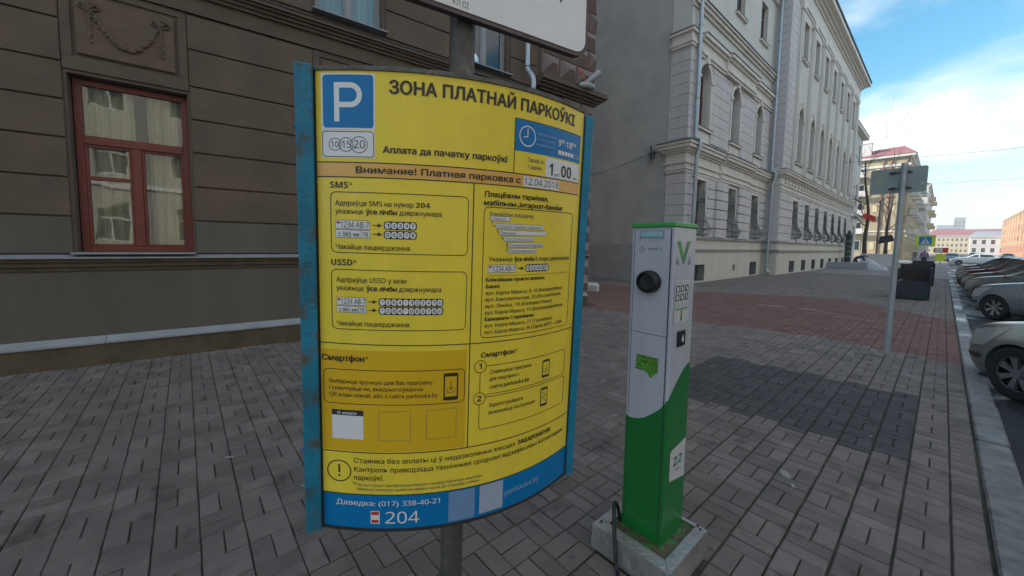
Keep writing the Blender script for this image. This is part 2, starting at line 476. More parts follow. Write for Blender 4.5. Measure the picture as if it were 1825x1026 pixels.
# worn white marks on the red driveway
M_worn = mat('worn_white_paint', (0.26, 0.20, 0.185), 0.8, noise=0.4, nscale=12, world_co=True)
marks = thing('worn_road_marking', 'worn pale paint strokes on the red paved driveway', 'road marking', (-3, 12, 0.005))
for (a, b, c, d, w) in ((-3.35, 12.7, -2.05, 12.9, .13), (-3.0, 12.95, -1.6, 12.55, .08), (-2.2, 12.2, -0.9, 12.0, .06)):
    dx, dy = c - a, d - b; L_ = math.hypot(dx, dy); nx, ny = -dy / L_ * w / 2, dx / L_ * w / 2
    MB().add([(a + nx + 3, b + ny - 12, 0), (a - nx + 3, b - ny - 12, 0), (c - nx + 3, d - ny - 12, 0), (c + nx + 3, d + ny - 12, 0)], [(0, 1, 2, 3)]).build('paint_stroke', M_worn, marks, fix=False)

# kerb
M_kerb = mat('granite_kerb', (0.21, 0.20, 0.19), 0.6, noise=0.3, nscale=5, bump=0.4, bscale=60, world_co=True, col2=(0.12, 0.12, 0.122), thr=(0.46, 0.66), rand=0.14)
damp(M_kerb, 0.22, 0.75, 0.55, (0.50, 0.66))
kerb = thing('kerb', 'grey granite kerb stones between the paved walk and the parked cars', 'kerb', (0.36, 0, 0))
kerb['kind'] = 'structure'; del kerb['category']
y = -4.0; k = 0
while y < 42:
    ln = rnd.choice((0.95, 1.05, 1.5, 1.2)) if y < 20 else 2.4
    MB().box(-0.085, 0.09 + rnd.uniform(-.006, .006), y + 0.006, y + ln - 0.006, -0.3, 0.012 + rnd.uniform(-.008, .008)).build('kerb_stone', M_kerb, kerb, bevel=0.012)
    y += ln; k += 1
struct(MB().box(0.275, 0.45, 42, 400, -0.3, 0.012).build('far_kerb', M_kerb, fix=False))
struct(MB().box(14.6, 14.8, -60, 400, -0.3, 0.012).build('opposite_kerb', M_kerb, fix=False))
struct(MB().box(14.8, 19.2, -60, 400, -0.3, 0.0).build('opposite_pavement', M_farpave, fix=False))

# ------------------------------------------------------------------ facade helpers (local frame: x along the wall, y inwards, z up)
def wall_grid(mb, x0, x1, z0, z1, ops, y0, y1):
    """wall slab with rectangular openings left out; ops = [(a,b,c,d)] x and z limits"""
    xs = sorted({x0, x1} | {v for o in ops for v in o[:2] if x0 < v < x1}); zs = sorted({z0, z1} | {v for o in ops for v in o[2:] if z0 < v < z1})
    for i in range(len(xs) - 1):
        run = None
        for j in range(len(zs) - 1):
            cx, cz = (xs[i] + xs[i + 1]) / 2, (zs[j] + zs[j + 1]) / 2
            hole = any(o[0] < cx < o[1] and o[2] < cz < o[3] for o in ops)
            if not hole:
                run = (run[0], zs[j + 1]) if run else (zs[j], zs[j + 1])
            if (hole or j == len(zs) - 2) and run:
                mb.box(xs[i], xs[i + 1], y0, y1, run[0], run[1]); run = None
    return mb
def frame_window(parent, x0, x1, z0, z1, y, mf, mg, bar=0.07, mull=(0.5,), trans=(0.68,), name='window', sill=None, depth=0.06, back=True):
    mb = MB(); w, h = x1 - x0, z1 - z0
    mb.box(x0, x0 + bar, y, y + depth, z0, z1).box(x1 - bar, x1, y, y + depth, z0, z1)
    mb.box(x0 + bar, x1 - bar, y, y + depth, z0, z0 + bar).box(x0 + bar, x1 - bar, y, y + depth, z1 - bar, z1)
    tz = None
    for t in trans:
        tz = z0 + h * t; mb.box(x0 + bar, x1 - bar, y - 0.004, y + depth - 0.004, tz - bar / 2, tz + bar / 2)
    for t in mull:
        c = x0 + w * t; mb.box(c - bar / 2, c + bar / 2, y + 0.003, y + depth - 0.002, z0 + bar, (tz - bar / 2) if tz else z1 - bar)
    wo_ = mb.build(name, mf, parent, fix=False)
    MB().box(x0 + bar * .5, x1 - bar * .5, y + depth * .55, y + depth * .62, z0 + bar * .5, z1 - bar * .5).build('pane', mg, wo_, fix=False)
    if sill: MB().box(x0 - 0.08, x1 + 0.08, sill[0], y + 0.01, z0 - 0.06, z0 - 0.002).build('sill', sill[1], wo_, fix=False)
    return wo_
def facade_box(name, label, cat, X, Y, rz, L, D, H, m, floors, n, ww, wh, z1st, fh, mf, mg, roof=None, roofh=2.5, roofm=None, cornice=None, ends=None, group=None, side=None):
    """a plain town house: wall with real recessed windows on the front, optional side windows, cornice, pitched roof"""
    b = thing(name, label, cat, (X, Y, -0.02), rz, group)
    ops = []; pitch = L / n
    for fl in range(floors):
        for k in range(n):
            cx = pitch * (k + .5); z0 = z1st + fl * fh; ops.append((cx - ww / 2, cx + ww / 2, z0, z0 + wh))
    mb = wall_grid(MB(), 0, L, 0, H, ops, 0, 0.3)
    mb.box(0, 0.3, 0.3, D, 0, H); mb.box(L - 0.3, L, 0.3, D, 0, H); mb.box(0.3, L - .3, D - .3, D, 0, H); mb.box(0.3, L - .3, 0.3, D - .3, H - 0.2, H - .01)
    wall = mb.build('wall', m, b, fix=False)
    for o in ops:
        frame_window(b, o[0], o[1], o[2], o[3], 0.16, mf, mg, bar=0.08)
    if cornice:
        MB().box(-0.4, L + .4, -0.45, 0.0, H - .35, H + .02).box(-.2, L + .2, -.2, 0, H - .8, H - .35).build('cornice', cornice, b, fix=False)
        MB().box(-.1, L + .1, -.15, -0.001, z1st + fh - 0.75, z1st + fh - 0.5).build('string_course', cornice, b, fix=False)
    if roof:
        e = 0.45
        MB().add([(-e, -e, H + .02), (L + e, -e, H + .02), (L + e, D + e, H + .02), (-e, D + e, H + .02), (-e + (0 if roof == 'gable' else 2), D / 2, H + roofh), (L + e - (0 if roof == 'gable' else 2), D / 2, H + roofh)],
                 [(0, 1, 5, 4), (2, 3, 4, 5), (0, 4, 3), (1, 2, 5), (3, 2, 1, 0)]).build('roof', roofm, b)
    return b, wall

# ------------------------------------------------------------------ brown building on the left
ang1 = math.atan2(0.996, 0.084)
b1 = thing('brown_building', 'brown rendered building with banded walls on the left behind the parking board', 'building', (-6.94, -0.523, 0), ang1)
SP, WC = 2.8, 0.055
wcs = [WC + SP * k for k in range(-5, 3)]
ops1 = [(c - .575, c + .575, 1.46, 3.66) for c in wcs]
ops2 = [(c - .55, c + .55, 5.36, 7.6) for c in wcs]
ops3 = [(c - .55, c + .55, 9.2 + 3.9 * k, 11.5 + 3.9 * k) for c in wcs for k in range(3)]
XL, XR = -15.0, 8.85
mb = wall_grid(MB(), XL, XR, 0.3, 24, ops1 + ops2 + ops3, 0, 0.4)
mb.box(XR - .4, XR, 0.4, 22, 0.3, 24).box(XL, XL + .4, .4, 22, .3, 24).box(XL + .4, XR - .4, 21.6, 22, .3, 24).box(XL + .4, XR - .4, .4, 21.6, 23.6, 23.9)
mb.build('wall', M_plaster_brown2, b1, fix=False)
# plinth with its mouldings
box('plinth', M_plaster_grey, b1, XL, XR + .04, -0.045, -0.001, 0.3, 1.22)
box('foot_course', M_base_ochre, b1, XL, XR + .08, -0.10, -0.001, -0.02, 0.30)
mb = MB(); x = XL
while x < XR:
    L_ = min(2.45, XR + .1 - x)
    mb = MB().add([(x + .003, -0.12, .275), (x + L_ - .003, -0.12, .275), (x + L_ - .003, -0.12, .30), (x + .003, -0.12, .30), (x + .003, -0.047, .37), (x + L_ - .003, -0.047, .37), (x + .003, -0.047, .275), (x + L_ - .003, -0.047, .275)],
                  [(0, 1, 2, 3), (3, 2, 5, 4), (6, 0, 3, 4), (1, 7, 5, 2), (0, 6, 7, 1)])
    mb.build('plinth_flashing', M_ledge_metal, b1); x += L_
x = XL
while x < XR:
    L_ = min(1.66, XR + .1 - x)
    MB().add([(x + .002, -0.15, 1.375), (x + L_ - .002, -0.15, 1.375), (x + L_ - .002, -0.15, 1.39), (x + .002, -0.15, 1.39), (x + .002, 0, 1.425), (x + L_ - .002, 0, 1.425), (x + .002, 0, 1.375), (x + L_ - .002, 0, 1.375)],
             [(0, 1, 2, 3), (3, 2, 5, 4), (6, 0, 3, 4), (1, 7, 5, 2), (0, 6, 7, 1)]).build('sill_flashing', M_ledge_metal, b1)
    x += L_
MB().box(XL, XR + .1, -0.115, -0.001, 1.33, 1.374).box(XL, XR + .1, -0.09, -0.001, 1.27, 1.329).box(XL, XR + .1, -0.065, -0.001, 1.222, 1.269).build('sill_moulding', M_base_ochre, b1, fix=False)
# banded render courses
zc = [1.43, 1.9, 2.38, 2.86, 3.32, 3.77, 4.27, 4.74]
zu = [5.30, 5.78, 6.26, 6.74, 7.22, 7.70, 8.18]
def course(x0, x1, z0, z1, m, pr=0.028):
    g = 0.011
    o = MB().box(x0, x1, -pr, -0.0005, z0 + g, z1 - g).build('render_course', m, b1, bevel=0.006)
    return o
spans = [(c + .605, c + SP - .605) for c in wcs[:-1]] + [(wcs[-1] + .605, 7.05)]
for a, b in spans:
    for i in range(len(zc) - 1):
        course(a + .004, b - .004, zc[i], zc[i + 1], M_plaster_grey if i == 0 else M_plaster_brown)
    if a > -6:
        for i in range(len(zu) - 1): course(a + .004, b - .004, zu[i], zu[i + 1], M_plaster_brown)
# relief panels with garlands above the ground-floor windows
M_relief = mat('relief_plaster', (0.128, 0.088, 0.060), 0.8, noise=0.2, nscale=5, bump=0.25, bscale=80)
def relief(c):
    p = MB().box(c - .6, c + .6, -0.022, -0.0004, 3.70, 3.86).box(c - .6, c + .6, -0.022, -0.0004, 4.66, 4.75).box(c - .6, c - .505, -0.022, -.0004, 3.86, 4.66).box(c + .505, c + .6, -0.022, -.0004, 3.86, 4.66).build('relief_panel', M_plaster_brown2, b1, bevel=0.005)
    MB().box(c - .47, c + .47, -0.035, -0.001, 3.90, 4.62).build('relief_field', M_relief, p, bevel=0.012)
    mb = MB(); rg = random.Random(3)
    for k in range(46):
        t = k / 45; xx = c - .34 + .68 * t; zz = 4.47 - 0.38 * math.sin(math.pi * t) ** 0.9; rr = 0.020 + 0.030 * math.sin(math.pi * t)
        for q in range(3):
            mb.sphere((xx + rg.uniform(-.015, .015), -0.04 + rg.uniform(-.012, .004), zz + rg.uniform(-.6, .6) * rr), rr * rg.uniform(.55, .85), 6, 4, sy=.7)
    mb.build('garland', M_relief, p, fix=False)
    mb = MB()
    for sgn in (-1, 1):
        x0 = c + sgn * .335
        for q in (0.06, -0.06): mb.tube([(x0 - .02, -.045, 4.44), (x0 + q * 1.1, -.055, 4.52), (x0 + q * 1.6, -.05, 4.47), (x0 + .0, -.045, 4.43)], 0.011, 5)
        pts = [(x0 + .05 * math.sin(3.1 * i), -.043, 4.42 - .052 * i) for i in range(8)]
        mb.tube(catmull(pts, 4), [0.014] * 29, 5)
        pts = [(x0 + .03 + .03 * math.sin(2.4 * i + 1), -.043, 4.46 + .02 * i) for i in range(5)]
        mb.tube(catmull(pts, 4), 0.010, 5)
    mb.build('ribbon', M_relief, p, fix=False)
for c in wcs[2:]: relief(c)
# string course under the first floor
for nm, (pr, z0, z1) in {'a': (.05, 4.755, 4.80), 'b': (.03, 4.80, 4.985), 'c': (.075, 4.985, 5.03), 'd': (.11, 5.03, 5.075), 'e': (.15, 5.075, 5.11), 'f': (.19, 5.11, 5.155)}.items():
    box('string_course', M_plaster_brown2, b1, XL, 7.08, -pr, -.0006, z0, z1 - .0005)
MB().add([(XL, -.20, 5.156), (7.1, -.20, 5.156), (7.1, -.20, 5.17), (XL, -.20, 5.17), (7.1, 0, 5.25), (XL, 0, 5.25)], [(0, 1, 2, 3), (3, 2, 4, 5)]).build('ledge_flashing', M_darkmetal, b1, fix=False)
# ground-floor windows: red-brown casements, curtains behind the glass
def win_b1(c, k, z0, z1, up=False):
    x0, x1 = c - .565, c + .565; y = 0.14; mf = M_plaster_grey if up else M_red_wood
    mf = M_ledge_metal if up else M_red_wood
    bar = .075; mb = MB()
    mb.box(x0, x0 + bar, y, y + .08, z0, z1).box(x1 - bar, x1, y, y + .08, z0, z1).box(x0 + bar, x1 - bar, y, y + .08, z0, z0 + .07).box(x0 + bar, x1 - bar, y, y + .08, z1 - bar, z1)
    tz = z0 + (z1 - z0) * .655
    mb.box(x0 + bar, x1 - bar, y - .012, y + .08, tz - .05, tz + .055)
    mb.box(c - .05, c + .05, y - .006, y + .075, z0 + .07, tz - .05)
    # casement sashes
    for a, b_ in ((x0 + bar, c - .05), (c + .05, x1 - bar)):
        mb.box(a, a + .03, y + .01, y + .055, z0 + .07, tz - .05).box(b_ - .03, b_, y + .01, y + .055, z0 + .07, tz - .05).box(a + .03, b_ - .03, y + .01, y + .055, tz - .085, tz - .05).box(a + .03, b_ - .03, y + .01, y + .055, z0 + .07, z0 + .10)
    if not up: mb.box(x0 + bar + .03, c - .08, y + .012, y + .053, z0 + .93, z0 + .98)      # small vent light in the left casement
    w = mb.build('window', mf, b1, bevel=0.004)
    MB().box(x0 + bar, x1 - bar, y + .030, y + .035, z0 + .05, z1 - bar).build('pane', M_glass, w, fix=False)
    MB().box(x0 - .04, x1 + .04, -0.155, y + .02, z0 - .03, z0 - .008).build('sill', M_ledge_metal, w, fix=False)
    # room and curtains
    MB().add([(x0 - .5, .42, z0 - .4), (x1 + .5, .42, z0 - .4), (x1 + .5, .42, z1 + .3), (x0 - .5, .42, z1 + .3), (x0 - .5, 3, z0 - .4), (x1 + .5, 3, z0 - .4), (x1 + .5, 3, z1 + .3), (x0 - .5, 3, z1 + .3)],
             [(4, 5, 6, 7), (0, 1, 5, 4), (3, 2, 6, 7), (0, 4, 7, 3), (1, 2, 6, 5)]).build('room', M_room, w, fix=False)
    for (a, b_, s_) in (((x0 - .02, c - .03, k * 3 + 1), (c + .10, x1 + .03, k * 3 + 2)) if not up else ((x0, x1, k),)):
        n = 60; rg = random.Random(s_ * 17 + 5); ph = rg.random() * 6; vs_ = []; fs = []
        for i in range(n + 1):
            t = i / n; xx = a + (b_ - a) * t; yy = .30 + .035 * math.sin(t * 34 + ph) + .02 * math.sin(t * 13 + ph * 2)
            vs_ += [(xx + .02 * math.sin(t * 9 + ph), yy + .02, z0 - .05), (xx, yy, z1 - .02)]
        for i in range(n): fs.append((2 * i, 2 * i + 2, 2 * i + 3, 2 * i + 1))
        mbb = MB().add(vs_, fs); mbb.smooth = True; mbb.build('curtain', M_curtain, w, fix=False)
for k, c in enumerate(wcs): win_b1(c, k, 1.46, 3.65)
for k, c in enumerate(wcs): win_b1(c, k + 20, 5.36, 7.59, True)
for o in ops3: frame_window(b1, o[0], o[1], o[2], o[3], .15, M_ledge_metal, M_glass_dark)
# diamond rusticated quoins
def diamond(x0, x1, z0, z1, y, depth, m):
    g = .012; a, b, c, d = x0 + g, x1 - g, z0 + g, z1 - g; cx, cz = (a + b) / 2, (c + d) / 2; e = min(b - a, d - c) / 2 * .92
    v = [(a, y, c), (b, y, c), (b, y, d), (a, y, d), (a + e, y - depth, cz), (b - e, y - depth, cz), (a, y - .02, c), (b, y - .02, c), (b, y - .02, d), (a, y - .02, d)]
    f = [(0, 1, 7, 6), (1, 2, 8, 7), (2, 3, 9, 8), (3, 0, 6, 9), (6, 7, 5, 4), (7, 8, 5), (8, 9, 4, 5), (9, 6, 4)]
    return MB().add(v, f).build('diamond_quoin', m, b1)
P0, ZQ = 7.1, 5.66
for r_i in range(14):
    z0 = ZQ + .475 * r_i; off = 0 if r_i % 2 == 0 else .28
    xs_ = [7.15, 7.72 + off, 8.3 + off, 9.0] if r_i % 2 == 0 else [7.15, 7.44, 8.15, 8.72, 9.0]
    for i in range(len(xs_) - 1): diamond(xs_[i], xs_[i + 1], z0, z0 + .475, -.06, .17, M_quoin)
for r_i in range(11):
    z0 = 0.42 + .44 * r_i
    xs_ = [7.9, 8.5, 9.0] if r_i % 2 == 0 else [7.9, 8.2, 9.0]
    for i in range(len(xs_) - 1): diamond(xs_[i], xs_[i + 1], z0, z0 + .44, -.05, .14, M_quoin)
box('quoin_pier', M_quoin, b1, 7.15, 9.0, -.06, .9, 5.6, 12.4)
box('quoin_pier', M_quoin, b1, 7.9, 9.0, -.05, .9, .31, 5.28)
for r_i in range(14):      # points of the quoins on the gable side
    z0 = ZQ + .475 * r_i; g = .012; a, b_, c, d = .0, .62, z0 + g, z0 + .475 - g
    MB().add([(9.0, a, c), (9.0, b_, c), (9.0, b_, d), (9.0, a, d), (9.25, (a + b_) / 2 - .07, (c + d) / 2), (9.25, (a + b_) / 2 + .07, (c + d) / 2)], [(0, 1, 5, 4), (1, 2, 5), (2, 3, 4, 5), (3, 0, 4)]).build('diamond_quoin', M_quoin, b1)
for r_i in range(11):
    z0 = .42 + .44 * r_i; g = .012; a, b_, c, d = .0, .55, z0 + g, z0 + .44 - g
    MB().add([(9.0, a, c), (9.0, b_, c), (9.0, b_, d), (9.0, a, d), (9.20, (a + b_) / 2 - .05, (c + d) / 2), (9.20, (a + b_) / 2 + .05, (c + d) / 2)], [(0, 1, 5, 4), (1, 2, 5), (2, 3, 4, 5), (3, 0, 4)]).build('diamond_quoin', M_quoin, b1)
for (pr, z0, z1) in ((.06, 5.28, 5.33), (.12, 5.33, 5.385), (.20, 5.385, 5.44), (.27, 5.44, 5.50), (.24, 5.50, 5.56), (.10, 5.56, 5.62)):
    box('quoin_ledge', M_plaster_brown2, b1, 7.0 if pr > .1 else 7.1, 9.0 + pr, -pr - .05, 1.0, z0, z1 - .0005)
# drainpipe of the brown building, set on its wall
dp = thing('brown_building_drainpipe', 'pale metal drainpipe with a swan neck on the brown building behind the board', 'drainpipe', (-6.94, -0.523, 0), ang1)
MB().tube([(6.64, -.16, 5.62), (6.64, -.16, 9.5), (6.64, -.16, 14)], .055, 12).build('pipe', M_pipe, dp)
MB().tube(catmull([(6.64, -.16, 5.66), (6.64, -.18, 5.54), (6.66, -.30, 5.38), (6.68, -.33, 5.25), (6.68, -.33, 5.1)], 4), .06, 12).build('elbow', M_pipe, dp)
MB().tube([(6.68, -.33, 5.12), (6.69, -.24, 4.9), (6.69, -.14, 4.5), (6.69, -.14, .3)], .055, 12).build('pipe', M_pipe, dp)
MB().tube([(6.64, -.16, 5.60), (6.64, -.16, 5.63)], .068, 12).build('collar', M_iron, dp)

# floodlight bracket on the ledge
M_lamp = mat('grey_lamp_housing', (0.34, 0.35, 0.36), 0.45, noise=.1)
M_orange = mat('orange_tape', (0.62, 0.10, 0.02), 0.5)
fl = thing('floodlight', 'grey floodlight on an arm with an orange strap at the ledge of the diamond quoins', 'floodlight', (-6.94, -0.523, 0), ang1)
MB().tube([(8.15, -.30, 5.56), (8.42, -.36, 5.60), (8.60, -.40, 5.57)], [.05, .09, .06], 10).build('mount', M_lamp, fl)
MB().tube([(8.34, -.36, 5.62), (8.48, -.44, 5.74), (8.66, -.50, 5.90)], [.045, .075, .09], 12).build('lamp_head', M_lamp, fl)
MB().tube([(8.08, -.30, 5.98), (8.20, -.36, 5.80), (8.34, -.38, 5.63)], .014, 6).build('strap', M_orange, fl)
MB().tube([(8.10, -.26, 5.52), (8.14, -.34, 5.60), (8.22, -.34, 5.52)], .02, 6).build('bracket', M_iron, fl)

# ------------------------------------------------------------------ pale building with arches
AX, AY = -7.35, 16.75
b2 = thing('pale_building', 'long pale grey building with arched windows and barred ground-floor windows', 'building', (AX, AY, 0), R(90))
def lx(Y): return Y - AY
WX = [18.33, 22.25, 26.0]                    # world Y of the wing's window axes
RX = [31.95 + 3.33 * k for k in range(7)]    # risalit window axes
XE, XF, XG = 11.5, 38.3, 49.5                # wing | risalit | far wing (local x)
YR = -0.70                                   # risalit projection
def arch_fill(mb, cx, r, zs, zt, y0, y1, n=12):
    """masonry between a semicircular opening and the rectangular hole that holds it"""
    for sgn in (-1, 1):
        for k in range(n):
            a0, a1 = math.pi / 2 * k / n, math.pi / 2 * (k + 1) / n
            xa, za = cx + sgn * r * math.cos(a0), zs + r * math.sin(a0); xb, zb = cx + sgn * r * math.cos(a1), zs + r * math.sin(a1)
            mb.add([(xa, y0, za), (xb, y0, zb), (xb, y0, zt), (xa, y0, zt), (xa, y1, za), (xb, y1, zb), (xb, y1, zt), (xa, y1, zt)],
                   [(0, 1, 2, 3), (7, 6, 5, 4), (0, 4, 5, 1), (2, 6, 7, 3)])
def arch_ring(mb, cx, r0, r1, zs, y0, y1, n=16):
    for k in range(n):
        a0, a1 = math.pi * k / n, math.pi * (k + 1) / n; P = []
        for yy in (y0, y1):
            for (rr, aa) in ((r0, a0), (r1, a0), (r1, a1), (r0, a1)): P.append((cx + rr * math.cos(aa), yy, zs + rr * math.sin(aa)))
        mb.add(P, [(0, 1, 2, 3), (1, 5, 6, 2), (0, 3, 7, 4), (7, 6, 5, 4)])
def grille(parent, cx, w, z0, z1, y):
    """barred basket: bars bulge out at the foot"""
    mb = MB(); n = 7
    def pr(z):
        t = (z - z0) / (z1 - z0); return y - .05 - .30 * math.exp(-((t - .13) / .17) ** 2) - .05 * (1 - t)
    for k in range(n):
        xx = cx - w / 2 + w * k / (n - 1)
        mb.tube([(xx, pr(z0) + (.12 if i == 0 else 0), z0)] + [(xx, pr(z0 + (z1 - z0) * t), z0 + (z1 - z0) * t) for t in (.06, .13, .22, .34, .5, .75, 1.0)] if False else
                [(xx, pr(z0 + (z1 - z0) * t), z0 + (z1 - z0) * t) for t in (0, .06, .13, .22, .34, .5, .72, .92 + (.08 if k % 2 else 0))], .014, 4)
    for t in (.02, .13, .30, .68, .74):
        zz = z0 + (z1 - z0) * t; yy = pr(zz)
        mb.tube([(cx - w / 2, y + .02, zz), (cx - w / 2, yy, zz), (cx + w / 2, yy, zz), (cx + w / 2, y + .02, zz)], .016, 4)
    for k in range(n - 1):      # little scrolls between the double rails
        xx = cx - w / 2 + w * (k + .5) / (n - 1); zz = z0 + (z1 - z0) * .71
        mb.tube([(xx + .05 * math.cos(a), pr(zz), zz + .06 * math.sin(a)) for a in [i * math.pi / 3 for i in range(7)]], .009, 4)
    return mb.build('grille', M_iron, parent, fix=False)

groundops = [(lx(c) - .6, lx(c) + .6, 2.16, 4.72) for c in WX]
archops = [(lx(c) - .56, lx(c) + .56, 7.0, 9.78) for c in WX]
topops = [(lx(c) - .58, lx(c) + .58, 13.4, 15.5) for c in WX]
cellops = [(lx(c) - .62, lx(c) + .62, 0.06, 0.84) for c in (18.65, 26.4)]
mb = wall_grid(MB(), 0.06, XE, 2.1, 17.0, groundops + archops + topops, 0, .45)
for c in WX: arch_fill(mb, lx(c), .56, 9.22, 9.7801, 0, .45)
mb.build('wall', M_palewall, b2, fix=False)
wall_grid(MB(), 0.06, XE, -0.05, 1.42, cellops, -.06, .45).build('basement_wall', M_base_cream, b2, fix=False)
box('dado', M_base_cream, b2, 0.06, XE, -.02, .45, 1.42, 2.1)
# gable wall with its darker painted foot
box('gable_wall', M_gable, b2, 0.06, 0.4, 0.75, 16, 1.75, 17.0)
box('gable_foot', M_gable_low, b2, 0.045, 0.4, 0.75, 16, -.05, 1.748)
box('gable_back', M_gable, b2, 0.4, XG, 15.7, 16, 0, 17.0)
box('gable_edge_strip', M_cream, b2, 0.02, 0.1, .75, .80, 2.1, 14)
# corner pier, each block separate
def courses(x0, x1, y, z0, z1, h, m, par, pr=.05, g=.012, name='stone_block', ret=0):
    z = z0
    if z0 < 3: g = .024; pr = pr + .02
    while z < z1 - .05:
        t = min(z + h, z1)
        MB().box(x0, x1, y - pr, y + .001 + ret, z + g, t - g).build(name, m, par, fix=False); z = t
M_blk = M_lilac
courses(0.0, .82, 0, 2.12, 4.88, .46, M_blk, b2, ret=.75)
courses(0.0, .82, 0, 6.35, 10.15, .46, M_blk, b2, ret=.75)
box('corner_pier', M_palewall, b2, 0.03, .79, -.02, .75, -.05, 17.0)
MB().box(-.05, .88, -.09, .80, 10.15, 10.28).box(-.09, .92, -.13, .84, 10.28, 10.40).box(0, .84, -.05, .76, 10.40, 10.72).box(-.10, .93, -.14, .85, 10.72, 10.84).build('pier_capital', M_cream, b2, fix=False)
box('pier_flashing', M_darkmetal, b2, -.12, .95, -.16, .87, 10.84, 10.87)
# ground-floor rustication between windows
gaps = []
edges = [.82] + [v for c in WX for v in (lx(c) - .78, lx(c) + .78)] + [XE]
for i in range(0, len(edges), 2):
    a, b_ = edges[i], edges[i + 1]
    if b_ - a > .15: gaps.append((a, b_))
for (a, b_) in gaps:
    if a > 1 and b_ < XE - 1:
        m_ = (a + b_) / 2
        if a < 4.2: courses(a, m_ - .25, 0, 2.12, 4.88, .46, M_blk, b2); courses(m_ - .25, b_, 0, 2.12, 4.88, .46, M_blk, b2, pr=.16)
        else: courses(a, m_ + .3, 0, 2.12, 4.88, .46, M_blk, b2, pr=.16); courses(m_ + .3, b_, 0, 2.12, 4.88, .46, M_blk, b2)
        courses(a + .05, b_ - .05, 0, 6.5, 9.9, .46, M_blk, b2, pr=.05)
    else:
        courses(a, b_, 0, 2.12, 4.88, .46, M_blk, b2)
        courses(a + .02, b_ - .05, 0, 6.5, 9.9, .46, M_blk, b2)
def rect_surround(c, hw, z0, z1, y, par, m=M_cream, t=.15, pr=.07):
    return MB().box(c - hw - t, c - hw, y - pr, y + .002, z0, z1 + t).box(c + hw, c + hw + t, y - pr, y + .002, z0, z1 + t).box(c - hw, c + hw, y - pr, y + .002, z1, z1 + t).build('window_surround', m, par, fix=False)
def arch_window(par, c, hw, z0, zs, y, mf, rec=.28):
    mb = MB(); n = 12
    arch_ring(mb, c, hw - .09, hw + .01, zs, y + rec, y + rec + .07)
    mb.box(c - hw - .01, c - hw + .09, y + rec, y + rec + .07, z0, zs).box(c + hw - .09, c + hw + .01, y + rec, y + rec + .07, z0, zs).box(c - hw + .09, c + hw - .09, y + rec, y + rec + .07, z0, z0 + .09)
    mb.box(c - hw + .09, c + hw - .09, y + rec - .01, y + rec + .06, zs - .09, zs + .02).box(c - .045, c + .045, y + rec, y + rec + .06, z0 + .09, zs - .09)
    w = mb.build('arched_window', mf, par, fix=False)
    poly = [(c - hw, z0), (c + hw, z0)] + [(c + hw * math.cos(a), zs + hw * math.sin(a)) for a in [math.pi * k / 16 for k in range(17)]]
    MB().prism(poly, 'y', y + rec + .045, y + rec + .05).build('pane', M_glass_dark, w, fix=False)
    mb = MB(); arch_ring(mb, c, hw + .02, hw + .22, zs, y - .07, y + .002)
    mb.box(c - hw - .22, c - hw - .02, y - .07, y + .002, z0 + .1, zs).box(c + hw + .02, c + hw + .22, y - .07, y + .002, z0 + .1, zs)
    mb.box(c - hw - .28, c - hw, y - .11, y + .002, zs - .12, zs + .02).box(c + hw, c + hw + .28, y - .11, y + .002, zs - .12, zs + .02)
    mb.box(c - .12, c + .12, y - .16, y + .002, zs + hw + .02, zs + hw + .42)
    mb.build('archivolt', M_cream, w, fix=False)
    MB().box(c - hw - .25, c + hw + .25, y - .16, y + rec, z0 - .10, z0).build('sill', M_cream, w, fix=False)
    MB().box(c - hw - .27, c + hw + .27, y - .18, y + rec, z0, z0 + .025).build('sill_flashing', M_darkmetal, w, fix=False)
    MB().box(c - hw - .15, c + hw + .15, y - .05, y + .002, z0 - .62, z0 - .12).build('apron_panel', M_cream, w, fix=False)
    return w
def barred_window(par, c, hw, z0, z1, y):
    w = frame_window(par, c - hw, c + hw, z0, z1, y + .25, M_brownframe, M_glass_dark, bar=.09, trans=(.7,))
    rect_surround(c, hw + .01, z0, z1, y, w)
    grille(w, c, hw * 2 - .1, z0 + .02, z0 + (z1 - z0) * .92, y)
    return w
def cellar_window(par, c, hw, y):
    w = frame_window(par, c - hw, c + hw, .06, .84, y + .3, M_iron, M_glass_dark, bar=.05, mull=(), trans=())
    mb = MB()
    for k in range(9): mb.box(c - hw + 2 * hw * k / 8 - .012, c - hw + 2 * hw * k / 8 + .012, y + .02, y + .045, .06, .84)
    for t in (.12, .45, .78): mb.box(c - hw, c + hw, y + .046, y + .06, t - .012, t + .012)
    mb.build('grille', M_iron, w, fix=False)
    return w
for c in WX:
    barred_window(b2, lx(c), .6, 2.16, 4.72, 0)
    arch_window(b2, lx(c), .56, 7.0, 9.22, 0, M_brownframe)
    w = frame_window(b2, lx(c) - .58, lx(c) + .58, 13.4, 15.5, .2, M_brownframe, M_glass_dark, bar=.09)
    MB().box(lx(c) - .72, lx(c) + .72, -.12, .2, 13.28, 13.38).build('sill', M_cream, w, fix=False)
    MB().box(lx(c) - .74, lx(c) + .74, -.14, .2, 13.38, 13.405).build('sill_flashing', M_darkmetal, w, fix=False)
for c in (18.65, 26.4): cellar_window(b2, lx(c), .62, -.06)
box('vent', M_iron, b2, lx(23.0), lx(23.3), -.075, -.061, .42, .74)
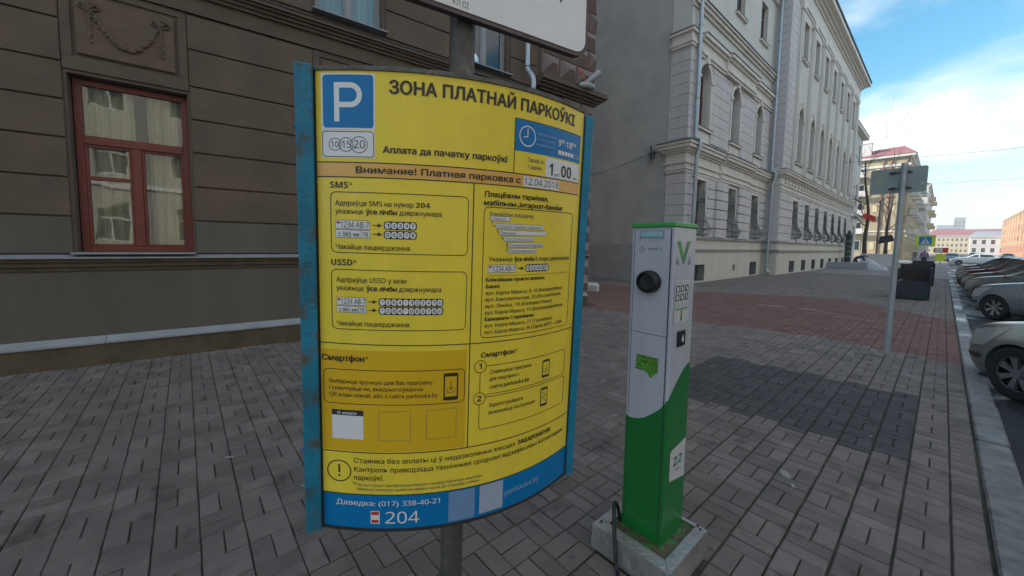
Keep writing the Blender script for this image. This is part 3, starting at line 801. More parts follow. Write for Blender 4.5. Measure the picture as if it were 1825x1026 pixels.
# mouldings of the wing (stepping forward over the middle bay)
def moulding(name, rows, m, x0, x1, y, par, bay=None):
    for (pr, z0, z1) in rows:
        box(name, m, par, x0, x1, y - pr, y - .0005, z0, z1 - .001)
        if bay: box(name, m, par, bay[0], bay[1], y - pr - .11, y - pr - .0005, z0, z1 - .001)
bay = (3.75, 7.9)
ENT = ((.06, 4.90, 5.02), (.10, 5.02, 5.10), (.05, 5.10, 5.28), (.12, 5.28, 5.36), (.05, 5.36, 5.72), (.12, 5.72, 5.80), (.20, 5.80, 5.90), (.30, 5.90, 6.05), (.36, 6.05, 6.16))
moulding('entablature', ENT, M_cream, 0.83, XE, 0, b2, bay)
for (pr, z0, z1) in ENT: MB().box(-pr + .0, .83, -pr, .76 + pr, z0, z1 - .001).build('entablature', M_cream, b2, fix=False)
box('cornice_flashing', M_darkmetal, b2, .86, XE, -.39, -.001, 6.16, 6.19)
box('cornice_flashing', M_darkmetal, b2, -.39, .86, -.39, .76 + .39, 6.1605, 6.1905)
box('cornice_flashing', M_darkmetal, b2, bay[0] - .02, bay[1] + .02, -.50, -.3905, 6.16, 6.19)
moulding('dado_moulding', ((.10, 1.44, 1.52), (.15, 1.52, 1.58)), M_greymould, -.02, XE, 0, b2, None)
moulding('dado_moulding', ((.10, 2.02, 2.06), (.13, 2.06, 2.11)), M_greymould, -.02, XE, 0, b2, None)
ROWU = ((.08, 9.98, 10.10), (.14, 10.10, 10.22), (.07, 10.22, 10.62), (.16, 10.62, 10.74), (.26, 10.74, 10.90))
moulding('upper_entablature', ROWU, M_cream, 0.95, XE, 0, b2, bay)
box('cornice_flashing', M_darkmetal, b2, .96, XE, -.29, -.001, 10.90, 10.93)
box('cornice_flashing', M_darkmetal, b2, bay[0] - .02, bay[1] + .02, -.40, -.2905, 10.90, 10.93)
moulding('attic_cornice', ((.08, 11.75, 11.88), (.18, 11.88, 12.02), (.26, 12.02, 12.12)), M_cream, .0, XE, 0, b2)
box('cornice_flashing', M_darkmetal, b2, -.0, XE, -.30, -.001, 12.12, 12.15)
moulding('eave_cornice', ((.15, 16.2, 16.5), (.4, 16.5, 16.75), (.7, 16.75, 17.0)), M_cream, -.2, XE, 0, b2)
# risalit
gops = [(lx(c) - .68, lx(c) + .68, 2.3, 4.85) for c in RX]
aops = [(lx(c) - .66, lx(c) + .66, 7.3, 10.86) for c in RX]
tops = [(lx(c) - .62, lx(c) + .62, 13.95, 16.3) for c in RX]
cops = [(lx(c) + .05 - .68, lx(c) + .05 + .68, .06, .84) for c in RX]
mb = wall_grid(MB(), XE, XF, 2.1, 18.9, gops + aops + tops, YR, YR + .5)
for c in RX: arch_fill(mb, lx(c), .66, 10.2, 10.8601, YR, YR + .5)
mb.box(XE, XE + .45, YR + .5, 8, 2.1, 18.9).box(XF - .45, XF, YR + .5, 8, -.05, 18.9)
mb.build('projecting_wall', M_palewall, b2, fix=False)
wall_grid(MB(), XE, XF, -.05, 2.1, cops, YR - .06, YR + .5).box(XE, XE + .45, YR + .5, .5, -.05, 2.1).build('basement_wall', M_base_cream, b2, fix=False)
gx = [XE - .04] + [v for c in RX for v in (lx(c) - .85, lx(c) + .85)] + [XF]
for i in range(0, len(gx), 2): courses(gx[i], gx[i + 1], YR, 2.12, 5.15, .505, M_blk, b2)
courses(XE - .04, XE + 1.75, YR, 6.5, 16.6, .46, M_blk, b2, pr=.07)
courses(XF - 1.2, XF, YR, 6.5, 16.6, .46, M_blk, b2, pr=.07)
z = 2.12
while z < 16.5:      # return of the projection, facing the viewer
    if not (4.9 < z < 6.3): MB().box(XE - .05, XE + .001, YR - .045, -.002, z + .012, z + .448).build('stone_block', M_blk, b2, fix=False)
    z += .46
for c in RX:
    barred_window(b2, lx(c), .68, 2.3, 4.85, YR)
    arch_window(b2, lx(c), .66, 7.3, 10.2, YR, M_greymould, rec=.22)
    w = frame_window(b2, lx(c) - .62, lx(c) + .62, 13.95, 16.3, YR + .22, M_brownframe, M_glass_dark, bar=.09)
    MB().box(lx(c) - .8, lx(c) + .8, YR - .14, YR + .2, 13.82, 13.93).build('sill', M_cream, w, fix=False)
    MB().box(lx(c) - .82, lx(c) + .82, YR - .16, YR + .2, 13.93, 13.955).build('sill_flashing', M_darkmetal, w, fix=False)
    rect_surround(lx(c), .63, 13.95, 16.3, YR, w, t=.12, pr=.05)
    cellar_window(b2, lx(c) + .05, .68, YR - .06)
for k in range(8):      # slender pilaster strips between the axes
    px_ = lx(31.95 - 1.665 + 3.33 * k)
    if XE + 1.8 < px_ < XF - 1.3:
        for d_ in (-.22, .10): MB().box(px_ + d_, px_ + d_ + .14, YR - .16, YR - .001, 6.5, 16.5).build('pilaster', M_cream, b2, fix=False)
        MB().box(px_ - .34, px_ + .36, YR - .22, YR - .001, 16.5, 16.85).build('pilaster_capital', M_cream, b2, fix=False)
ENT2 = tuple((a + .0, z0 + .28, z1 + .28) for a, z0, z1 in ENT)
for (pr, z0, z1) in ENT2: MB().box(XE - pr, XF + pr, YR - pr, YR - .0005, z0, z1 - .001).box(XE - pr, XE - .0005, YR - .0005, -.38, z0, z1 - .001).build('entablature', M_cream, b2, fix=False)
for k in range(32):      # ornament blocks along the frieze
    xx = XE + .8 + k * .82
    MB().box(xx, xx + .34, YR - .14, YR - .1205 + .07, 5.70, 5.92).build('frieze_block', M_cream, b2, bevel=.03)
box('cornice_flashing', M_darkmetal, b2, XE - .39, XF + .39, YR - .39, YR, 6.44, 6.47)
for (pr, z0, z1) in ((.10, 1.44, 1.52), (.15, 1.52, 1.58), (.12, 2.04, 2.11)):
    MB().box(XE - pr, XF + .02, YR - .06 - pr, YR - .0605, z0, z1).box(XE - pr, XE - .001, YR - .0605, -.0, z0, z1).build('dado_moulding', M_greymould, b2, fix=False)
for (pr, z0, z1) in ((.06, 16.9, 17.05), (.12, 17.05, 17.2), (.05, 17.2, 18.2), (.14, 18.2, 18.35), (.28, 18.35, 18.5), (.45, 18.5, 18.62), (.72, 18.62, 18.95)):
    MB().box(XE - pr, XF + pr, YR - pr, YR - .0005, z0, z1 - .001).box(XE - pr, XE - .0005, YR - .0005, 6, z0, z1 - .001).build('eave_cornice', M_cream, b2, fix=False)
MB().box(XE - .78, XF + .78, YR - .80, 8, 18.95, 19.05).build('gutter', M_darkmetal, b2, fix=False)
MB().add([(XE - .78, YR - .8, 19.06), (XF + .78, YR - .8, 19.06), (XF + .78, 16, 19.06), (XE - .78, 16, 19.06), (XE + 3, 7.5, 22), (XF - 3, 7.5, 22)], [(0, 1, 5, 4), (1, 2, 5), (2, 3, 4, 5), (3, 0, 4)]).build('roof', M_darkmetal, b2)
MB().add([(-.3, -.75, 17.02), (XE, -.75, 17.02), (XE, 16, 17.02), (-.3, 16, 17.02), (2, 7.5, 20), (XE, 7.5, 20)], [(0, 1, 5, 4), (1, 2, 5), (2, 3, 4, 5), (3, 0, 4)]).build('roof', M_darkmetal, b2)
# far wing
fw = [lx(57.5 + 3.4 * k) for k in range(3)]
fops = [(c - .6, c + .6, z0, z0 + 2.4) for c in fw for z0 in (2.2, 7.2, 12.0)]
wall_grid(MB(), XF, XG, -.05, 15.8, fops, 0, .45).box(XG - .4, XG, .45, 15.6, 0, 15.8).build('far_wing_wall', M_palewall, b2, fix=False)
for o in fops: frame_window(b2, *o, .2, M_brownframe, M_glass_dark, bar=.09)
MB().box(XF, XG + .5, -.5, -.0005, 15.4, 15.8).box(XG + .0005, XG + .5, 0, 12, 15.4, 15.8).box(XF, XG, -.25, -.0005, 5.6, 6.1).build('far_wing_cornice', M_cream, b2, fix=False)
MB().add([(XF, -.55, 15.81), (XG + .55, -.55, 15.81), (XG + .55, 16, 15.81), (XF, 16, 15.81), (XF, 7.5, 18), (XG - 3, 7.5, 18)], [(0, 1, 5, 4), (1, 2, 5), (2, 3, 4, 5)]).build('roof', M_darkmetal, b2)

for (yy, xx, zt, zb, lab) in ((17.22, -7.17, 16.2, .2, 'grey drainpipe beside the corner pier of the pale building'), (27.95, -7.05, 18.4, .25, 'grey drainpipe in the angle before the projecting front of the pale building')):
    d = thing('drainpipe', lab, 'drainpipe', (xx, yy, 0), 0, 'drainpipes on the pale building')
    MB().tube([(0, 0, zt), (0, 0, 6.6), (.0, 0, 6.4), (.22, 0, 6.25), (.22, 0, 6.0), (.1, 0, 5.6), (.05, 0, zb)], .085, 12).build('pipe', M_pipe, d)
    MB().tube([(.05, 0, zb + .1), (.08, 0, zb), (.2, 0, zb - .1)], .09, 12).build('shoe', M_pipe, d)
    for z in (2.6, 4.7, 8, 11, 14): MB().tube([(.05 if z < 5.5 else 0, 0, z), (.05 if z < 5.5 else 0, 0, z + .06)], .098, 10).build('collar', M_greymould, d)
# security camera on the entablature bracket and cable to the next house
cb = thing('wall_cable', 'thin dark cable strung along the gable wall to a small bracket', 'cable', (-8.6, 16.7, 5.9))
MB().tube([(-4.4, -.02, -.62), (-2.4, -.03, -.40), (-.5, -.03, -.05), (.05, -.03, .08)], .012, 5).build('cable', M_iron, cb)
MB().box(-.35, .02, -.12, -.02, -.03, .02).box(-.25, -.2, -.12, -.05, -.3, .35).box(-.12, -.06, -.14, -.04, -.25, .1).build('bracket', M_iron, cb, fix=False)

# small lamp spots on the ledge of the wing
for (c, lab) in ((19.4, 'small pale spotlight on the ledge nearest the corner pier'), (23.3, 'small pale spotlight on the ledge under the second arched window'), (27.0, 'small pale spotlight on the ledge nearest the projecting front')):
    o = MB().tube([(0, 0, 0), (.0, 0, .09)], .02, 6).tube([(0, -.08, .11), (0, .10, .15)], .05, 8).build('ledge_spotlight', M_ledge_metal)
    o.location = (-7.35 + .28, c, 6.19); tag(o, lab, 'spotlight', 'spotlights on the ledge')

# ------------------------------------------------------------------ parking information board
BO, BT, BN, BZ = (Vector(a) for a in ((-0.9267, 0.6454, 1.412), (0.3389, 0.9408, -0.0051), (0.9398, -0.3388, -0.0438), (0.0429, -0.01, 0.999)))
BH, BB, BHH, BK = 0.3933, 0.1074, 0.6193, 0.0351
def bpt(cx, cy, h=0.0):
    """canvas of the printed sheet (0..840 across, 0..1240 down) to a point on the bowed board, h metres proud of it"""
    s = cx / 420 - 1; w = 1 - cy / 620
    p = BT * BH * s + BN * BB * (1 - s * s) * (1 + BK * s) + BZ * w * BHH
    tn = BT * BH + BN * BB * (-2 * s * (1 + BK * s) + (1 - s * s) * BK); nrm = tn.cross(BZ).normalized()
    if nrm.dot(BN) < 0: nrm = -nrm
    return p + nrm * h
board = thing('parking_information_board', 'bowed yellow parking information board with blue edge posts on a grey pole', 'information board', BO)
M_yellow = mat('yellow_print', (0.86, 0.66, 0.055), 0.36, noise=0.07, nscale=7, streak=True, col2=(0.80, 0.60, 0.07), thr=(0.5, 0.75), coat=0.15, spec=.35)
M_amber = mat('amber_print', (0.74, 0.45, 0.012), 0.38, noise=0.05, nscale=5, coat=0.25)
M_orangeband = mat('orange_print', (0.78, 0.42, 0.09), 0.38, noise=0.06, nscale=6, coat=0.25)
M_blue = mat('blue_print', (0.001, 0.18, 0.46), 0.36, noise=0.06, nscale=5, coat=0.1, spec=.3)
M_white = mat('white_print', (0.76, 0.76, 0.78), 0.38, noise=0.04, nscale=9)
M_black = mat('black_print', (0.035, 0.030, 0.026), 0.45)
M_lblue = mat('pale_blue_print', (0.33, 0.45, 0.62), 0.4)
M_fade = mat('faded_grey_print', (0.16, 0.15, 0.12), 0.5)
M_red = mat('red_print', (0.5, 0.05, 0.04), 0.45)
M_channel = mat('rusty_blue_paint', (0.008, 0.185, 0.30), 0.55, noise=0.3, nscale=9, bump=0.25, bscale=90, col2=(0.085, 0.075, 0.055), thr=(0.50, 0.66))
M_channel2 = mat('worn_blue_paint', (0.01, 0.20, 0.34), 0.5, noise=0.18, nscale=9, bump=0.3, bscale=90, col2=(0.09, 0.08, 0.06), thr=(0.66, 0.70))
M_rim = mat('dirty_grey_rim', (0.12, 0.115, 0.11), 0.7, noise=0.45, nscale=18, bump=0.5, bscale=120)
M_steelpost = mat('weathered_steel_pole', (0.11, 0.10, 0.092), 0.6, metal=0.25, noise=0.4, nscale=9, bump=0.5, bscale=60, col2=(0.20, 0.18, 0.155), thr=(0.58, 0.66))
def bpatch(name, x0, y0, x1, y1, m, h, par=None, nx=None, ny=1):
    nx = nx or max(1, int(abs(x1 - x0) / 30)); vs_ = []; fs = []
    for j in range(ny + 1):
        for i in range(nx + 1): vs_.append(bpt(x0 + (x1 - x0) * i / nx, y0 + (y1 - y0) * j / ny, h))
    for j in range(ny):
        for i in range(nx): a = j * (nx + 1) + i; fs.append((a, a + nx + 1, a + nx + 2, a + 1))
    o = MB().add(vs_, fs).build(name, m, par or board, fix=False)
    for p in o.data.polygons: p.use_smooth = True
    return o
def bstroke(mb, pts, w, h, closed=False):
    """ribbon of width w along canvas points"""
    P = []
    n = len(pts)
    for i in range(n - (0 if closed else 1)):
        a, b_ = pts[i], pts[(i + 1) % n]; d = math.hypot(b_[0] - a[0], b_[1] - a[1]); k = max(1, int(d / 25))
        for q in range(k): P.append((a[0] + (b_[0] - a[0]) * q / k, a[1] + (b_[1] - a[1]) * q / k))
    if not closed: P.append(pts[-1])
    n = len(P); vs_ = []
    for i in range(n):
        a = P[(i - 1) % n] if closed or i > 0 else P[i]; b_ = P[(i + 1) % n] if closed or i < n - 1 else P[i]
        dx, dy = b_[0] - a[0], b_[1] - a[1]; L_ = math.hypot(dx, dy) or 1; nx_, ny_ = -dy / L_ * w / 2, dx / L_ * w / 2
        vs_ += [bpt(P[i][0] + nx_, P[i][1] + ny_, h), bpt(P[i][0] - nx_, P[i][1] - ny_, h)]
    fs = [(2 * i, 2 * i + 1, (2 * i + 3) % (2 * n), (2 * i + 2) % (2 * n)) for i in range(n if closed else n - 1)]
    mb.add(vs_, fs); return mb
def rrect(x0, y0, x1, y1, r, n=5):
    out = []
    for (cx, cy, a0) in ((x1 - r, y0 + r, -90), (x1 - r, y1 - r, 0), (x0 + r, y1 - r, 90), (x0 + r, y0 + r, 180)):
        for k in range(n + 1): a = R(a0 + 90 * k / n); out.append((cx + r * math.cos(a), cy + r * math.sin(a)))
    return out
def circ(cx, cy, r, n=20): return [(cx + r * 1.06 * math.cos(2 * math.pi * k / n), cy + r * math.sin(2 * math.pi * k / n)) for k in range(n)]
def bfill(mb, pts, h):
    """filled convex outline in concentric rings, so that it follows the bowed sheet"""
    n = len(pts); c = (sum(p[0] for p in pts) / n, sum(p[1] for p in pts) / n)
    size = max(math.hypot(p[0] - c[0], p[1] - c[1]) for p in pts); k = max(1, int(size / 12))
    if k > 1:      # long sides need points of their own
        q = []
        for i in range(n):
            a, b_ = pts[i], pts[(i + 1) % n]; m_ = max(1, int(math.hypot(b_[0] - a[0], b_[1] - a[1]) / 15))
            q += [(a[0] + (b_[0] - a[0]) * j / m_, a[1] + (b_[1] - a[1]) * j / m_) for j in range(m_)]
        pts = q; n = len(pts)
    vs_ = [bpt(*c, h)]; fs = [(0, 1 + i, 1 + (i + 1) % n) for i in range(n)]
    for r_i in range(1, k + 1):
        t = r_i / k; vs_ += [bpt(c[0] + (p[0] - c[0]) * t, c[1] + (p[1] - c[1]) * t, h) for p in pts]
    for r_i in range(k - 1):
        for i in range(n):
            a = 1 + r_i * n + i; b_ = 1 + r_i * n + (i + 1) % n; fs.append((a, a + n, b_ + n, b_))
    mb.add(vs_, fs); return mb
def btext(parts, y, cap, m=None, h=0.0012, par=None, name='lettering'):
    """parts: [(text, x0, x1, bold)] on one baseline"""
    mb = MB()
    for (t, x0, x1, bold) in parts:
        v, f, w = text_geo(sans(t, bold)); sx = (x1 - x0) / w; sy = cap / 0.715
        cyr = any(ord(c) > 0x400 for c in t); e = 0.028 * cap if not bold else 0.055 * cap
        shifts = ((0, 0),) if not (bold and cyr) else ((-e, 0), (e, 0), (0, e * .6), (0, -e * .6))
        if not bold and cyr: shifts = ((-e * .5, 0), (e * .5, 0))
        for q, (ax, ay) in enumerate(shifts):
            mb.add([bpt(x0 + a * sx + ax, y - b_ * sy + ay, h + q * 0.0001 + g_) for a, b_, g_ in v], f)
    return mb.build(name, m or M_black, par or board, fix=False)
# sheet, rims and edge posts
bpatch('sheet', 0, 0, 840, 1137, M_yellow, 0.0, nx=60, ny=12)
bpatch('blue_foot_panel', 0, 1137.3, 840, 1240, M_blue, 0.0, nx=60, ny=2)
def bsolid(name, x0, y0, x1, y1, h0, h1, m, nx=48):
    vs_ = []; fs = []
    for i in range(nx + 1):
        x = x0 + (x1 - x0) * i / nx
        vs_ += [bpt(x, y0, h1), bpt(x, y1, h1), bpt(x, y1, h0), bpt(x, y0, h0)]
    for i in range(nx):
        for k in range(4): a = i * 4 + k; b_ = i * 4 + (k + 1) % 4; fs.append((a, b_, b_ + 4, a + 4))
    fs += [(3, 2, 1, 0), tuple(nx * 4 + k for k in range(4))]
    return MB().add(vs_, fs).build(name, m, board, smooth=False)
bsolid('backing_plate', -2, 2, 842, 1238, -0.016, -0.0008, M_rim)
bsolid('top_rim', -4, -11, 842, -0.5, -0.022, 0.004, M_rim)
bsolid('bottom_rim', -4, 1240.5, 842, 1247, -0.022, 0.004, M_black)
def bpost(name, s0, x0, x1, d0, d1, y0, y1, m):
    c = BT * BH * s0; P = []
    for w in (1 - y0 / 620, 1 - y1 / 620):
        for (a, d) in ((x0, d0), (x1, d0), (x1, d1), (x0, d1)): P.append(c + BT * a + BN * d + BZ * w * BHH)
    return MB().add(P, [(0, 1, 2, 3), (7, 6, 5, 4), (0, 4, 5, 1), (1, 5, 6, 2), (2, 6, 7, 3), (3, 7, 4, 0)]).build(name, m, board, bevel=0.003)
bpost('edge_post', -1, -0.047, -0.0055, -0.035, 0.012, -12, 1250, M_channel)
bpost('edge_gap', -1, -0.0052, -0.001, -0.03, 0.002, -6, 1243, M_black)
bpost('edge_gap', 1, 0.001, 0.0058, -0.03, 0.001, 0, 1243, M_black)
bpost('edge_post', 1, 0.006, 0.034, -0.03, 0.006, 6, 1250, M_channel2)
for w in (0.78, -0.63):
    p = BT * (-BH - .047) - BN * .012 + BZ * w * BHH
    MB().tube([p, p - BT * .006], .006, 6).build('bolt', M_blue, board)
# P sign
par = bpatch('parking_symbol', 14, 6, 150, 142, M_white, 0.0004)
mb = MB(); bfill(mb, rrect(18, 10, 146, 138, 8), 0.0007); mb.build('symbol_ground', M_blue, par, fix=False)
mb = MB(); bstroke(mb, [(53.5, 123), (53.5, 28.5)], 13, 0.0011)
bstroke(mb, [(60, 35), (88, 35)] + [(88 + 23 * math.cos(R(a)), 58.5 + 23.5 * math.sin(R(a))) for a in range(-80, 91, 10)] + [(60, 82)], 13, 0.0011)
mb.build('letter_p', M_white, par, fix=False)
par = bpatch('coin_plate', 13, 144, 149, 212, M_white, 0.0004)
mb = MB(); bstroke(mb, rrect(16, 147, 146, 209, 7), 1.8, 0.0008, True)
bstroke(mb, circ(48, 179, 15, 24), 1.7, 0.0008, True); bstroke(mb, circ(76, 179, 17, 24), 1.7, 0.0008, True); bstroke(mb, circ(109, 179, 20, 24), 1.7, 0.0008, True)
mb.build('coin_outline', M_black, par, fix=False)
btext([('10', 38, 57, False), ], 186, 14, h=0.0010, par=par); btext([('15', 66, 88, False)], 187, 17, h=0.0010, par=par); btext([('20', 95, 124, False)], 188, 20, h=0.0010, par=par)
btext([('ЗОНА ПЛАТНАЙ ПАРКОЎКІ', 187, 785, True)], 52, 31, name='title_lettering')
btext([('Аплата да пачатку паркоўкі', 170, 517, True)], 197, 16)
# hours
par = bpatch('hours_panel', 541, 76, 826, 161, M_blue, 0.0004)
mb = MB(); bstroke(mb, circ(586, 118, 27, 28), 3.2, 0.0008, True); bstroke(mb, [(586, 96), (586, 120)], 3.2, 0.0008); bstroke(mb, [(587, 119), (571, 122)], 3.0, 0.00085)
mb.build('clock_symbol', M_white, par, fix=False)
for k in range(5):
    mb = MB(); bfill(mb, [(713 + k * 15.5, 137), (726 + k * 15.5, 137), (726 + k * 15.5, 149), (713 + k * 15.5, 149)], 0.0008); mb.build('day_square', M_white, par, fix=False)
mb = MB()
for k in (5, 6): bstroke(mb, [(714 + k * 15.5, 138), (725 + k * 15.5, 138), (725 + k * 15.5, 148), (714 + k * 15.5, 148)], 1.2, 0.0008, True)
mb.build('day_outline', M_white, par, fix=False)
btext([('9', 712, 724, True), ('-', 741, 747, True), ('18', 748, 778, True)], 124, 19, M_white, par=par)
btext([('00', 725, 740, True), ('00', 780, 800, True)], 114, 10, M_white, par=par)
for k, t in enumerate(('знакі дзейнічаюць', 'на зоне паркоўкі', 'па рабочых днях')): btext([(t, 620, 702 - k * 3, False)], 108 + 15 * k, 7, M_lblue, par=par)
btext([('Тарыф за', 590, 650, False)], 186, 11, M_fade); btext([('1 гадзіну', 590, 645, False)], 205, 11, M_fade)
par = bpatch('price_plate', 660, 166, 826, 221, M_white, 0.0004)
btext([('1', 676, 692, True), ('00', 730, 782, True)], 214, 34, par=par); btext([('руб', 700, 722, False), ('кап', 790, 812, False)], 214, 8, M_fade, par=par)
bpatch('notice_band', 0, 225, 826, 258, M_orangeband, 0.0004)
btext([('Внимание! Платная парковка с', 101, 566, True)], 249, 16)
par = bpatch('date_plate', 576, 228, 724, 256, M_white, 0.0007); btext([('12.04.2018', 580, 720, False)], 251, 19, par=par, h=.0011)
# ruling
mb = MB()
for (pts, w) in (([(0, 223), (826, 223)], 2.6), ([(0, 260), (828, 260)], 2.6), ([(541, 74), (541, 222)], 2.4), ([(417, 261), (417, 1011)], 3.0), ([(0, 700), (836, 704)], 2.6), ([(0, 1011), (836, 1011)], 2.8), ([(0, 1137), (838, 1137)], 2.8), ([(541, 75), (826, 75)], 1.6)):
    bstroke(mb, pts, w, 0.0009)
mb.build('ruling', M_black, board, fix=False)
mb = MB()
for (a, b_, c, d) in ((34, 298, 402, 454), (33, 499, 402, 660), (450, 321, 804, 688)): bstroke(mb, rrect(a, b_, c, d, 14), 2.0, 0.0009, True)
mb.build('text_frame', M_black, board, fix=False)
btext([('SMS', 33, 80, True), ('*', 82, 91, True)], 288, 16); btext([('USSD', 33, 89, True), ('*', 91, 100, True)], 488, 16)
btext([('Адпраўце SMS на нумар', 46, 250, False), ('204', 256, 294, True)], 332, 13); btext([('укажыце', 46, 118, False), ('ўсе лічбы', 126, 206, True), ('дзяржнумара', 213, 326, False)], 353, 13)
btext([('Чакайце пацверджання.', 46, 244, False)], 445, 13)
btext([('Адпраўце USSD у якім', 46, 232, False)], 532, 13); btext([('укажыце', 46, 118, False), ('ўсе лічбы', 126, 206, True), ('дзяржнумара', 213, 328, False)], 554, 13)
btext([('Чакайце пацверджання.', 46, 244, False)], 650, 13)
def plate(x0, y0, x1, y1, t, red=True, t2=None):
    p = bpatch('number_plate_symbol', x0, y0, x1, y1, M_white, 0.0004); mb = MB()
    bstroke(mb, [(x0, y0), (x1, y0), (x1, y1), (x0, y1)], 1.0, 0.0008, True)
    if t2: bstroke(mb, [(x0 + (x1 - x0) * .74, y0), (x0 + (x1 - x0) * .74, y1)], 1.0, 0.0008)
    mb.build('plate_outline', M_black, p, fix=False); w = x1 - x0
    if red: mb = MB(); bfill(mb, [(x0 + w * .03, y0 + 3), (x0 + w * .12, y0 + 3), (x0 + w * .12, y0 + 9), (x0 + w * .03, y0 + 9)], .0008); mb.build('plate_flag', M_red, p, fix=False)
    btext([(t, x0 + w * (.15 if red else .08), x1 - w * (.03 if not t2 else .3), False)] + ([(t2, x1 - w * .22, x1 - w * .06, False)] if t2 else []), y1 - (y1 - y0) * .16, (y1 - y0) * (.68 if red else .6), par=p, h=.001)
def arrow(x0, x1, y):
    mb = MB(); bstroke(mb, [(x0, y), (x1 - 9, y)], 2.2, .0009); bfill(mb, [(x1, y), (x1 - 12, y - 5.5), (x1 - 12, y + 5.5)], .0009); mb.build('arrow', M_black, board, fix=False)
def keys(x0, x1, y0, y1, t):
    n = len(t); w = (x1 - x0) / n; par = None
    mb = MB(); bfill(mb, rrect(x0 - 2.4, y0 - 2.4, x1 + 2.4, y1 + 2.4, 8), .0004); par = mb.build('key_strip', M_black, board, fix=False)
    mb = MB()
    for k in range(n): bfill(mb, rrect(x0 + w * k + .9, y0, x0 + w * (k + 1) - .9, y1, min(w, y1 - y0) * .38), .0007)
    mb.build('key_cap', M_white, par, fix=False)
    btext([(c, x0 + w * (k + .28), x0 + w * (k + .72), True) for k, c in enumerate(t)], y1 - 4, (y1 - y0) * .55, par=par, h=.0010)
plate(46, 370, 136, 392, '1234 AB-7'); plate(46, 395, 136, 415, 'с 065 мк', False, '78')
arrow(143, 168, 381); arrow(143, 168, 404); keys(174, 257, 372, 389, '12347'); keys(174, 257, 396, 413, '06578')
plate(46, 573, 125, 594, '1234 AB-7'); plate(46, 597, 125, 614, 'с 065 мк', False, '78')
arrow(131, 154, 583); arrow(131, 154, 606); keys(160, 333, 575, 592, '*204*12347#'); keys(160, 333, 598, 615, '*204*06578#')
# terminal column
btext([('Плацёжны тэрмінал,', 451, 678, True)], 293, 14); btext([('мабільны-,інтэрнэт-банкінг', 449, 748, True)], 316, 14)
btext([('Рэквізіты плацяжу', 469, 622, False)], 345, 12, M_fade)
rows = ((471, 535, 352, 'г.Мінск'), (489, 664, 372, 'Стоянкі, гаражы, паркоўкі'), (500, 676, 390, 'Паркоўка'), (517, 622, 407, '204 parkouka.by'), (532, 664, 424, 'Разавая аплата паркоўкі'), (534, 638, 441, 'Пакупка абанемента'))
for i, (a, b_, y, t) in enumerate(rows):
    mb = MB(); bfill(mb, rrect(a - 1.3, y - 7.8, b_ + 1.3, y + 6.8, 5), .0004); p = mb.build('menu_field', M_fade, board, fix=False)
    mb = MB(); bfill(mb, rrect(a, y - 6.5, b_, y + 5.5, 4), .0007); mb.build('field_ground', M_white, p, fix=False)
    btext([(t, a + 5, min(b_ - 5, a + 5 + len(t) * 6.4), False)], y + 3.5, 7, M_fade, par=p, h=.0010)
mb = MB()
for (x, y0, y1, x1) in ((477, 359, 372, 487), (494, 378, 390, 499), (510, 396, 407, 516), (527, 413, 441, 533), (527, 424, 424.5, 531)): bstroke(mb, [(x, y0), (x, y1), (x1, y1)], 1.8, .0009)
mb.build('menu_branch', M_black, board, fix=False)
btext([('Укажыце', 469, 548, False), ('ўсе лічбы і', 556, 640, True), ('літары дзяржнумара', 646, 795, False)], 470, 12.5)
plate(468, 480, 562, 502, '1234 AB-7'); arrow(568, 592, 491); keys(600, 692, 482, 500, '1234AB7')
mb = MB()
for k in range(82): bfill(mb, [(466 + k * 4, 510.2), (468.2 + k * 4, 510.2), (468.2 + k * 4, 511.8), (466 + k * 4, 511.8)], .0009)
mb.build('dotted_rule', M_black, board, fix=False)
for k, (t, w, bo) in enumerate((('Бліжэйшыя пункты аплаты:', 678, True), ('Банкі:', 508, True), ('вул. Карла Маркса, 8, 16 (Беларусбанк)', 765, False), ('вул. Камсамольская, 29 (Абсолютбанк)', 758, False), ('вул. Леніна, 18 (Белінвестбанк)', 715, False), ('вул. Карла Маркса, 15 (Белаграпрамбанк)', 772, False), ('Банкаматы і тэрміналы:', 640, True), ('вул. Карла Маркса, 27 (Тэхнабанк)', 722, False), ('вул. Карла Маркса, 26 (Салон МТС - GSM)', 772, False))):
    btext([(t, 462, w, bo)], 527 + k * 18.75, 10.5)
